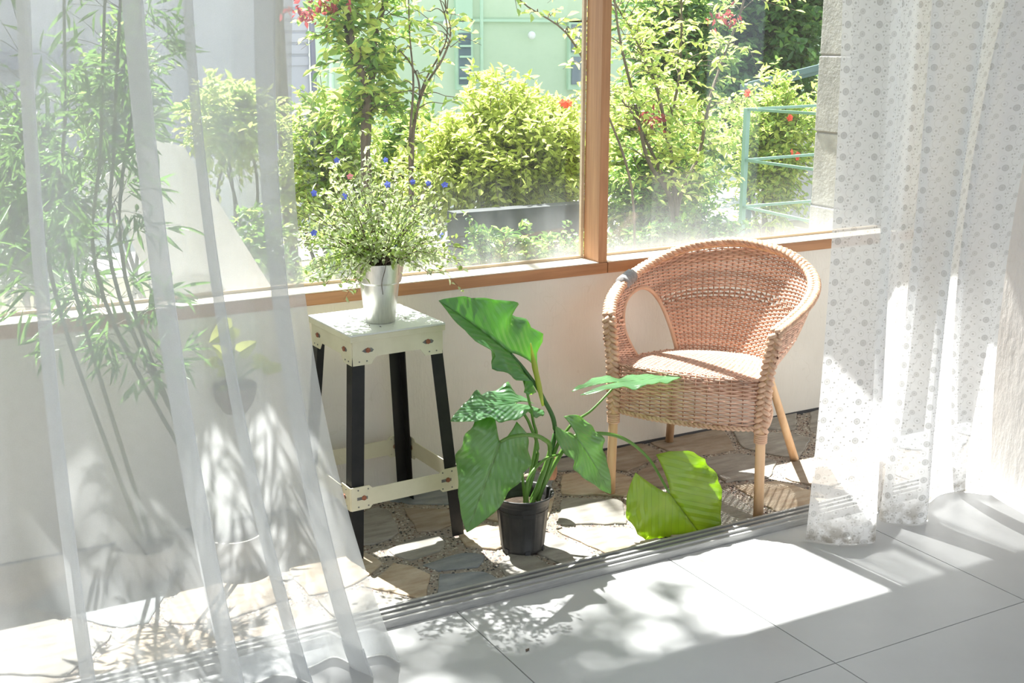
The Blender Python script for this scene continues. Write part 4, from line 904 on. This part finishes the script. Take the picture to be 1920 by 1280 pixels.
# ================================================================== CURTAINS
def curtain(name, label, cat_cols, rows_z, ztop, mat, sub=9, nrow=64, hem=None, flare=0.0):
    """cat_cols: per fold column three world points (top, mid, bottom); smooth cloth through them"""
    C3 = np.array(cat_cols)                         # (n, 3, 3)
    lev = [crom(C3[:, k], sub) for k in range(3)]; m = len(lev[0])
    zs = np.concatenate([np.linspace(ztop, 0.25, nrow - 16), np.linspace(0.25, 0.0, 17)[1:]])
    G = np.zeros((len(zs), m, 3))
    for i in range(m):
        p0, p1, p2 = lev[0][i], lev[1][i], lev[2][i]
        zz = [p2[2], p1[2], p0[2]]
        for a in (0, 1):
            # quadratic through bottom, mid, top; straight above the top point
            co = np.polyfit(zz, [p2[a], p1[a], p0[a]], 2); vals = np.polyval(co, np.clip(zs, None, p0[2])); sl = 2 * co[0] * p0[2] + co[1]
            G[:, i, a] = vals + np.where(zs > p0[2], (zs - p0[2]) * sl * 0.5, 0)
        G[:, i, 2] = zs + np.where(zs < 0.02, 0.004, 0)
    # fine ripples and hem lift
    au = np.concatenate([[0], np.cumsum(np.linalg.norm(np.diff(lev[1], axis=0), axis=1))])
    rip = 0.004 * np.sin(au * 55)[None, :] * np.interp(zs, [0, 0.5, 1.2], [1.6, 1.0, 0.3])[:, None]; G[:, :, 1] += rip
    cx = G[0].mean(0); org = np.array([G[-1, :, 0].mean(), G[-1, :, 1].mean(), 0.0])
    V = (G - org).reshape(-1, 3); UV = np.stack(np.broadcast_arrays(au[None, :], zs[:, None]), -1).reshape(-1, 2)
    I = (np.arange(len(zs) - 1)[:, None] * m + np.arange(m - 1)[None, :]).ravel(); F = np.stack([I, I + m, I + m + 1, I + 1], 1)
    root = thing(name, tuple(org), label, 'curtain')
    o = link_mesh('curtain_panel', fast_mesh('curtain_panel', V, F, UV), mat, root, smooth=True)
    if hem:
        hz, hm = hem; k0 = int(np.argmax(zs < hz)); Vh = G[k0:] - org; nrm = np.cross(np.gradient(Vh, axis=1), np.gradient(Vh, axis=0)); nrm /= np.linalg.norm(nrm, axis=2)[:, :, None] + 1e-9
        Vh = Vh + nrm * 0.0025; nz = len(zs) - k0; I = (np.arange(nz - 1)[:, None] * m + np.arange(m - 1)[None, :]).ravel(); F = np.stack([I, I + m, I + m + 1, I + 1], 1)
        link_mesh('hem', fast_mesh('hem', Vh.reshape(-1, 3), F, UV[k0 * m:]), hm, root, smooth=True)
    rz = ztop + 0.02; return root, G
def cols(defs):
    out = []
    for (x0, y0), (x1, y1), (x2, y2) in defs:
        t = at_y(x0, 0, y0); m_ = at_y(x1, 640, y1); b0 = at_y(x2, 1200, y2); d = at_y(x2, 640, y2)
        # bottom on the floor, at depth y2, where column x2 meets z = 0
        lo = None
        for y in np.linspace(700, 1500, 161):
            p = at_y(x2, y, y2)
            if p[2] <= 0.0: lo = p; break
        out.append((t, m_, (lo[0], y2, 0.0)))
    return out
left = cols([((-130, 2.47), (-120, 2.47), (-40, 2.45)), ((-40, 2.53), (-20, 2.54), (70, 2.53)), ((55, 2.44), (98, 2.44), (200, 2.42)), ((30, 2.52), (75, 2.53), (170, 2.52)), ((100, 2.56), (150, 2.57), (255, 2.57)),
             ((165, 2.53), (230, 2.52), (330, 2.52)), ((268, 2.43), (338, 2.43), (472, 2.41)), ((228, 2.51), (300, 2.52), (430, 2.51)), ((300, 2.56), (372, 2.57), (510, 2.57)), ((360, 2.50), (432, 2.50), (585, 2.49)), ((345, 2.54), (414, 2.55), (560, 2.54)),
             ((430, 2.57), (485, 2.58), (625, 2.58)), ((516, 2.47), (552, 2.47), (700, 2.44)), ((476, 2.53), (520, 2.54), (655, 2.53)), ((520, 2.53), (556, 2.54), (715, 2.53)), ((549, 2.48), (584, 2.49), (748, 2.48))])
lroot, lG = curtain('sheer_curtain', 'plain white sheer curtain hanging in soft folds at the left', left, None, 2.62, 'sheer', hem=(0.085, 'hem'))
right = cols([((1580, 2.535), (1546, 2.535), (1510, 2.555)), ((1630, 2.50), (1598, 2.50), (1560, 2.50)), ((1690, 2.45), (1658, 2.45), (1636, 2.44)), ((1672, 2.55), (1640, 2.56), (1625, 2.57)), ((1720, 2.63), (1672, 2.62), (1650, 2.63)), ((1762, 2.62), (1708, 2.62), (1668, 2.62)),
              ((1748, 2.58), (1690, 2.58), (1645, 2.57)), ((1800, 2.52), (1728, 2.52), (1690, 2.50)), ((1854, 2.46), (1768, 2.46), (1738, 2.49)), ((1838, 2.56), (1752, 2.57), (1722, 2.58)), ((1875, 2.63), (1775, 2.63), (1775, 2.63)), ((1905, 2.61), (1800, 2.62), (1800, 2.63)),
              ((1885, 2.56), (1786, 2.58), (1786, 2.62)), ((1935, 2.50), (1830, 2.53), (1828, 2.58)), ((1990, 2.47), (1872, 2.50), (1860, 2.54))])
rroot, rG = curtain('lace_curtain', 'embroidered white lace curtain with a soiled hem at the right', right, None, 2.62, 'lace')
rd = thing('curtain_rod', (1.4, 2.53, 2.64), 'white curtain rod above the porch opening', 'curtain rod')
one('rod', 'rod', lambda b: b.tube(np.array([(-1.2, 2.53, 2.64), (3.29, 2.53, 2.64)]), 0.012, 12), rd, True)
for x in (-1.1, 3.2): one('bracket', 'rod', lambda b: b.bar((x, 2.53, 2.64), (x, 2.656, 2.72), 0.02, 0.02), rd)

#GARDEN
# ================================================================== GARDEN
# green building across the street
YBG = 13.6
gb = thing('green_building', (6.0, YBG, -0.14), 'pale green rendered building behind the garden hedge', 'building')
xa, xb = at_y(579, 60, YBG)[0], at_y(1560, 60, YBG)[0] + 4
one('wall', 'bldg_green', lambda b: b.box((xa, YBG, -0.14), (xb, YBG + 0.3, 5.0)), gb)
def fbox(b, x0, x1, y0, y1, d0, d1):
    p, q = at_y(x0, y1, YBG), at_y(x1, y0, YBG); b.box((p[0], YBG - d1, p[2]), (q[0], YBG - d0, q[2]))
one('ledge', 'bldg_green2', lambda b: b.box((xa, YBG - 0.05, at_y(800, 40, YBG)[2]), (xb, YBG, at_y(800, 35, YBG)[2])), gb)
for x in (622, 903): one('drainpipe', 'bldg_green2', lambda b: b.tube(np.array([at_y(x, 330, YBG - .06), at_y(x, 60, YBG - .06) , at_y(x, 60, YBG - .06) + (0, 0, 3)]), 0.035 if x == 622 else 0.022, 10), gb, True)
wdo = one('window', 'bldg_green2', lambda b: fbox(b, 853, 882, -60, 168, 0, 0.05), gb)
one('pane', 'win_dark', lambda b: fbox(b, 857, 878, 62, 158, 0.05, 0.07), wdo)
for k in range(4): one('louver', 'bldg_green2', lambda b: fbox(b, 857, 878, 84 + k * 20, 88 + k * 20, 0.07, 0.10), wdo)
wdo = one('window', 'bldg_green2', lambda b: fbox(b, 1062, 1106, 38, 168, 0, 0.05), gb)
for k in range(2): one('pane', 'win_dark', lambda b: fbox(b, 1067, 1101, 46 + k * 60, 98 + k * 60, 0.05, 0.07), wdo)
for x, y in ((798, 42), (838, 43), (997, 66)): one('wall_lamp', 'lamp_white', lambda b: blob(b, at_y(x, y, YBG - 0.08), 0.05, 1), gb, True)
# pale house further left
ph = thing('pale_house', (1.5, 12.6, -0.14), 'pale grey house with a dark shutter, seen through the sheer curtain', 'building')
ph_x = at_y(577, 60, 12.6)[0]
one('wall', 'bldg_white', lambda b: b.box((-3, 12.6, -0.14), (ph_x, 12.9, 5.0)), ph)
for k in range(8): one('siding_board', 'bldg_white', lambda b: b.box((at_y(500, 60, 12.6)[0], 12.585, 1.2 + k * 0.12), (ph_x, 12.6, 1.29 + k * 0.12)), ph)
one('downpipe', 'bldg_dark', lambda b: b.tube(np.array([(ph_x + .03, 12.55, -.1), (ph_x + .03, 12.55, 5)]), 0.03, 8), ph, True)
sh = one('shutter', 'bldg_dark', lambda b: b.box((at_y(-200, 60, 12.5)[0], 12.5, at_y(60, 130, 12.5)[2]), (at_y(130, 60, 12.5)[0], 12.6, at_y(60, 95, 12.5)[2])), ph)
one('canopy', 'bldg_dark', lambda b: b.box((at_y(130, 60, 12.3)[0], 12.3, at_y(60, 165, 12.3)[2]), (at_y(260, 60, 12.3)[0], 12.6, at_y(60, 158, 12.3)[2])), ph)

# concrete block pier outside the glass
Yp_ = 3.86; px0 = at_y(1529, 215, Yp_ + 0.195)[0]
pier = thing('block_pier', (px0 + 0.2, Yp_, -0.15), 'grey concrete block pier just outside the window at the right', 'pillar')
one('mortar_core', 'block_joint', lambda b: b.box((px0 + 0.008, Yp_ + 0.008, -0.15), (px0 + 0.39, Yp_ + 0.19, 3.2)), pier)
zj = [at_y(1545, y, Yp_ + 0.1)[2] for y in (388, 250, 104)]; zs_ = [-0.15, 0.11, 0.37, zj[0] - (zj[1] - zj[0]) * 0.9, zj[0], zj[1], zj[2]]; hgt = zj[2] - zj[1]
while zs_[-1] < 3.0: zs_.append(zs_[-1] + hgt)
for i in range(len(zs_) - 1):
    off = 0.0 if i % 2 else 0.004
    bevel(one('block', 'block', lambda b: b.box((px0 + off, Yp_ + off, zs_[i] + 0.004), (px0 + 0.395, Yp_ + 0.195, zs_[i+1] - 0.004)), pier), 0.004)

# railing
Yr = 6.6; rl = thing('garden_railing', tuple(at_y(1385, 437, Yr) * (1, 1, 0) + (0, 0, -0.15)), 'pale green painted steel railing at the right of the garden', 'railing')
tp = at_y(1401, 203, Yr); one('post', 'rail_green', lambda b: b.box((tp[0] - .017, Yr - .017, -0.15), (tp[0] + .017, Yr + .017, tp[2])), rl)
for y, (fx, fy), (nx, ny) in ((205, (1530, 198), (1530, 213)), (300, (1522, 290), (1522, 317)), (387, (1520, 377), (1517, 414))):
    z = at_y(1395, y, Yr)[2]; o3 = np.array([tp[0], Yr, z])
    far = o3 + (at_z(fx, fy, z) - o3) * 1.5; near = o3 + (at_z(nx, ny, z) - o3) * 1.3
    for e in (far, near): one('rail', 'rail_green', lambda b: b.bar(o3, e, 0.018, 0.018), rl)
for e in (far, near): one('post', 'rail_green', lambda b: b.box((e[0] - .017, e[1] - .017, -0.15), (e[0] + .017, e[1] + .017, tp[2])), rl)
aw = thing('shed_gutter', tuple(at_y(1500, 140, 8.0) * (1, 1, 0) + (0, 0, -0.15)), 'dark sloping gutter beam on posts behind the railing', 'beam')
p0, p1 = at_y(1395, 166, 8.0), at_y(1560, 124, 8.0)
one('beam', 'awning', lambda b: b.bar(p0, p1, 0.10, 0.06), aw)
one('lip', 'awning', lambda b: b.bar(p0 + (0, -.06, .03), p1 + (0, -.06, .03), 0.02, 0.05), aw)
for p in (p0 + (.1, 0, -.02), p1 + (-.1, 0, -.02)): one('post', 'awning', lambda b: b.box((p[0] - .025, p[1] - .025, -.15), (p[0] + .025, p[1] + .025, p[2])), aw)
gw = at_y(1420, 250, 8.9); one('garden_wall', 'grey_fence', lambda b: b.box((gw[0] - .2, 8.4, -.15), (gw[0] + 2.5, 8.55, at_y(1450, 245, 8.4)[2])), label='low grey rendered wall behind the railing', cat='wall', org=(gw[0] + 1, 8.45, -.15))
k0, k1 = at_y(855, 400, 6.2), at_y(1110, 392, 6.2)
one('planter_kerb', 'dark_kerb', lambda b: b.box((k0[0], 6.2, -.15), (at_y(1120, 400, 6.2)[0], 6.32, k0[2])), label='dark low planter wall under the yellow-green hedge', cat='planter wall', org=((k0[0] + k1[0]) / 2, 6.26, -.15))
# car-like pale low wall across the street
lw0 = at_y(0, 300, 10.5)
one('street_wall', 'street', lambda b: b.box((-4, 10.5, -.14), (at_y(560, 300, 10.5)[0], 10.62, at_y(300, 300, 10.5)[2])), label='low pale wall across the street behind the bamboo', cat='wall', org=(0.5, 10.55, -.14))

def bush(name, label, cx, cy, Y, rx_px, top_px, bot_px, mat, nspr, L, W, group=None, ry=0.5, nleaf=12, slen=0.30, trunk=True, droop=0.3, cat='bush', flowers=()):
    """loose irregular mound of leafy sprays"""
    c = at_y(cx, cy, Y); D = np.linalg.norm(c - _C); rx = rx_px / FPX * D; zt, zb = at_y(cx, top_px, Y)[2], at_y(cx, bot_px, Y)[2]
    base = np.array([c[0], Y, -0.15]); pl = Plant(name, base, label, cat, group); rz = (zt - zb) / 2; cz = (zt + zb) / 2
    ph = rng.uniform(0, 6.28, 6)
    for k in range(4):
        pl.stem([base + (rng.uniform(-.08, .08), rng.uniform(-.08, .08), 0), base + (rng.uniform(-.15, .15), rng.uniform(-.15, .15), (cz + .15) * 0.6), np.array([c[0] + rng.uniform(-.6, .6) * rx, Y + rng.uniform(-.3, .3) * ry, cz + rz * 0.6])], 0.016, 0.005, 'bark', 'stem', 6)
    for k in range(nspr):
        d = rand_unit(1)[0]; rad = rng.uniform(0.15, 1.0) ** 0.5
        az = math.atan2(d[0], d[2]); rad *= 1 + 0.16 * math.sin(3 * az + ph[0]) + 0.12 * math.sin(7 * az + ph[1]) + 0.10 * math.sin(4 * d[1] + ph[2])
        p = np.array([c[0], Y, cz]) + d * rad * (rx, ry, rz); out = d * (1 / max(rx, .1), 1 / ry, 1 / rz); out /= np.linalg.norm(out)
        sl = slen * rng.uniform(0.5, 1.35); s0 = p - out * sl * 0.7
        pl.spray(s0, out * 0.6 + np.array([0, -0.15, 0.35]) + rng.normal(size=3) * 0.4, sl, nleaf, L * rng.uniform(.75, 1.2), W, 0.0024, droop)
    pl.finish(mat)
    for (fx, fy, fm) in flowers:
        for _ in range(3): flower(pl.root, at_y(fx + rng.uniform(-8, 8), fy + rng.uniform(-7, 7), Y - ry * 0.9), (-.3, -1, .3) + rng.normal(size=3) * .4, 0.028, fm)
    return pl
def tree(name, label, stems, Y, mat, nspr, L, W, group=None, slen=0.3, nleaf=11, r0=0.03, cat='tree', lo=0.25, barkm='bark', spread=0.16, clusters=(), thin=False):
    base = np.array([at_y(*stems[0][0], Y)[0], Y, -0.15]); pl = Plant(name, base, label, cat, group); allP = []
    for s_ in stems:
        pts = [np.array([at_y(*s_[0], Y)[0], Y, -0.15]) + (0, 0, 0)] + [at_y(x, y, Y + rng.uniform(-.12, .12)) for x, y in s_]
        P = pl.stem(pts, r0, r0 * 0.3, barkm, 'trunk', 7); allP.append(P)
    for k in range(nspr):
        P = allP[rng.integers(len(allP))]; i = rng.integers(int(len(P) * lo), len(P)); d = rand_unit(1)[0]; d[2] = d[2] * 0.5 + 0.25
        o = P[i] + d * rng.uniform(0, spread); pl.twig([P[i], (P[i] + o) / 2 + (0, 0, .02), o], 0.004, 0.002, 3); pl.spray(o, d, slen * rng.uniform(0.6, 1.2), nleaf, L, W, 0.0024, 0.25)
    pl.finish(mat)
    for (fx, fy) in clusters:
        c = at_y(fx, fy, Y - 0.15); n = 40; V, F = leaves_mesh(c + rng.normal(size=(n, 3)) * (.045, .04, .025), rng.normal(size=(n, 3)) - (0, 0, .8), rng.normal(size=(n, 3)), rng.uniform(.03, .05, n), rng.uniform(.015, .024, n))
        link_mesh('flower_cluster', fast_mesh('flower_cluster', V - ORG[pl.root.name], F), 'leaf_maroon', pl.root)['label'] = 'drooping maroon seed cluster'
    return pl
GT, GBU = 'garden trees', 'garden bushes'
tree('garden_tree', 'fresh green tree rising behind the blue-flowered shrub', [[(684, 262), (690, 180), (664, 90), (640, -60), (630, -300)], [(688, 262), (697, 150), (705, 60), (740, -60), (760, -250)], [(686, 262), (694, 190), (650, 60), (655, -100)]], 6.2, ['leaf_fresh', 'leaf_mid', 'leaf_yellow'], 210, 0.075, 0.036, GT, 0.24, 9, 0.028, lo=0.28, spread=0.10, clusters=((612, 12), (570, 22)))
tree('bare_sapling', 'thin sapling with dark nearly bare branches beside the central tree', [[(770, 300), (790, 180), (830, 110), (845, 60), (835, 0), (840, -120)], [(772, 300), (787, 175), (770, 120), (735, 80)], [(774, 300), (790, 170), (838, 70), (820, -20)], [(768, 300), (775, 160), (768, 60), (765, -60)]], 6.0, ['leaf_fresh', 'leaf_yellow'], 30, 0.07, 0.034, GT, 0.16, 6, 0.009, barkm='twig', lo=.3)
tree('garden_tree', 'multi-stemmed shrub tree fanning out behind the wicker chair', [[(1262, 392), (1215, 300), (1190, 190), (1160, 60), (1145, -80)], [(1268, 392), (1255, 250), (1275, 130), (1278, -60)], [(1270, 392), (1310, 290), (1330, 190), (1352, 120), (1395, 0), (1410, -120)], [(1260, 392), (1200, 240), (1168, 190)], [(1266, 392), (1240, 200), (1200, 90), (1150, 0)]], 6.0, ['leaf_yellow', 'leaf_fresh', 'leaf_yellow'], 190, 0.065, 0.03, GT, 0.26, 9, 0.017, lo=0.30, spread=0.22, clusters=((1365, 32), (1225, 220)))
bush('garden_bush', 'bright yellow-green cascading bush in the middle of the left pane', 950, 275, 6.9, 205, 145, 440, 'leaf_yellow', 1700, 0.062, 0.028, GBU, 0.5, 12, 0.26, droop=0.45, flowers=((1062, 200, 'red_petal'),))
bush('garden_bush', 'yellow-green bush beside the sheer curtain edge, behind the central tree', 610, 290, 7.4, 110, 150, 480, ['leaf_yellow', 'leaf_fresh'], 520, 0.06, 0.028, GBU, 0.4, 12, 0.26)
bush('garden_bush', 'green bush behind the central tree and the thin sapling', 760, 330, 7.6, 120, 170, 470, ['leaf_fresh', 'leaf_mid', 'leaf_yellow'], 480, 0.062, 0.03, GBU, 0.35, 12, 0.26)
bush('garden_bush', 'yellow-green bush with red flowers behind the green railing', 1450, 230, 7.5, 100, 125, 420, ['leaf_yellow', 'leaf_fresh'], 620, 0.06, 0.03, GBU, 0.4, 12, 0.24, flowers=((1490, 290, 'red_petal'), (1395, 175, 'red_petal'), (1487, 222, 'red_petal')))
bush('garden_bush', 'low mid-green bush at the foot of the multi-stemmed tree', 1235, 350, 6.5, 140, 220, 520, ['leaf_mid', 'leaf_fresh'], 650, 0.055, 0.028, GBU, 0.3, 12, 0.22)
bush('garden_bush', 'yellow-green leafy bush right of the mullion behind the fanning stems', 1230, 230, 7.4, 150, 140, 420, ['leaf_yellow', 'leaf_fresh'], 800, 0.062, 0.03, GBU, 0.4, 12, 0.26)
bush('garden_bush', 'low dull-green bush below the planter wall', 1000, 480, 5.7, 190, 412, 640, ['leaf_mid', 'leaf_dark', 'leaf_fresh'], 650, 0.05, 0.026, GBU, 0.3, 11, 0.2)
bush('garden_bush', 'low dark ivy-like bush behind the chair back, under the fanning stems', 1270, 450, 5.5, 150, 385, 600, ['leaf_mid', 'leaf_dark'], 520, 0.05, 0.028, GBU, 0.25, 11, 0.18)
bush('garden_bush', 'low green bush behind the metal pot', 690, 470, 6.2, 150, 410, 640, ['leaf_fresh', 'leaf_mid'], 320, 0.055, 0.028, GBU, 0.3, 11, 0.2)
bush('garden_bush', 'green bush behind the bamboo, seen through the sheer curtain', 430, 210, 7.6, 95, 130, 330, ['leaf_fresh', 'leaf_yellow'], 380, 0.065, 0.03, GBU, 0.4, 11, 0.26)
bush('garden_bush', 'low green bush under the canvas sheet, seen through the sheer', 470, 440, 6.6, 90, 390, 620, ['leaf_mid', 'leaf_fresh'], 260, 0.06, 0.03, GBU, 0.3, 11, 0.24)
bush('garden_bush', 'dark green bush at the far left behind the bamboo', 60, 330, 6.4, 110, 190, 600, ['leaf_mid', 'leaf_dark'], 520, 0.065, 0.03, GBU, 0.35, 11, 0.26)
bush('garden_bush', 'mid green tall bush behind the leafy bamboo clump, seen through the sheer', 230, 180, 7.0, 80, 40, 420, ['leaf_mid', 'leaf_fresh', 'leaf_dark'], 420, 0.065, 0.03, GBU, 0.35, 11, 0.26)
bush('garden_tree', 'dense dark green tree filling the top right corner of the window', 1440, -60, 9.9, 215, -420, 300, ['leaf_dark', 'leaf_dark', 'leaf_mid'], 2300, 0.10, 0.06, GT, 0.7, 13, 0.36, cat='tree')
bush('garden_bush', 'green bush left of the dark tree, above the multi-stemmed shrub', 1270, 40, 9.0, 120, -80, 300, ['leaf_mid', 'leaf_dark', 'leaf_fresh'], 700, 0.08, 0.042, GBU, 0.4, 12, 0.3)
# overhanging branch tips of a nearer tree at the top of the left pane
tree('overhanging_branch_tree', 'slender tree arching its leafy branch over the top of the left pane', [[(1190, 500), (1180, 330), (1115, 160), (1060, 60), (960, -20), (930, -200)]], 5.4, ['leaf_fresh', 'leaf_yellow'], 34, 0.06, 0.03, GT, 0.13, 6, 0.009, lo=0.45, spread=0.06, barkm='twig')
# tall tree whose crown (above the view) dapples the porch and the floor
pl = Plant('tall_shade_tree', (2.62, 7.9, -0.15), 'tall tree whose high crown throws dappled shade into the porch', 'tree', GT)
tk = pl.stem([(2.62, 7.9, -.15), (2.60, 7.9, 1.2), (2.5, 7.7, 3.2), (2.1, 7.2, 5.2), (1.8, 6.9, 6.6)], 0.05, 0.02, 'bark', 'trunk', 8)
for fx, fy, r, n in ((1.10, 2.40, .18, 28), (1.38, 2.26, .14, 20), (1.15, 2.15, .2, 22), (1.62, 2.28, .12, 8), (1.80, 2.36, .12, 7), (1.55, 2.12, .16, 8), (2.02, 2.50, .08, 4), (0.16, 2.34, .22, 32), (-0.15, 2.32, .24, 34), (0.42, 2.22, .12, 9)):
    c = np.array([fx + math.tan(SUN_AZ) * (6.5 - fy), 6.5, (6.5 - fy) * math.tan(SUN_ELEV)]); a0 = tk[len(tk) * 3 // 4]; pl.stem([a0, (a0 + c) / 2 + (0, 0, .2), c], 0.02, 0.008, 'bark', 'branch', 6)
    for k in range(n):
        d = rand_unit(1)[0]; p = c + d * (r, r, r * 1.5) * rng.uniform(0.1, 1); pl.spray(p, d, 0.18, 8, 0.085, 0.05, 0.0025)
pl.finish(['leaf_fresh', 'leaf_mid'])

# ------------------------------------------------------------------ bits of debris
def bit(p, label, a, L=0.012):
    p = np.array(p, float); d = np.array([math.cos(a), math.sin(a), 0]); e = np.array([-d[1], d[0], 0])
    b = MB(); V = [p, p + d * L * .4 + e * L * .25 + (0, 0, .002), p + d * L + (0, 0, .001), p + d * L * .45 - e * L * .22 + (0, 0, .0015)]
    b.add(V + [q + (0, 0, .0008) for q in V], [(0,3,2,1),(4,5,6,7),(0,1,5,4),(1,2,6,5),(2,3,7,6),(3,0,4,7)])
    b.build('dry_leaf_bit', 'twig', None, org=tuple(p), label=label, cat='leaf bit', group='bits of dry leaf')
bit(at_z(986, 1222, 0.0003), 'tiny dark dry leaf bit lying on the pale floor tile', 0.6, 0.02)
bit(at_z(692, 611, SZT + .0003), 'tiny dark dry bit on the stool top, left of the pot foot front', 1.0, 0.008)
bit(at_z(715, 613, SZT + .0003), 'tiny dark dry bit on the stool top, straight below the pot', 2.0, 0.008)
bit(at_z(763, 597, SZT + .0003), 'tiny dark dry bit on the stool top, right of the pot', 2.4, 0.012)
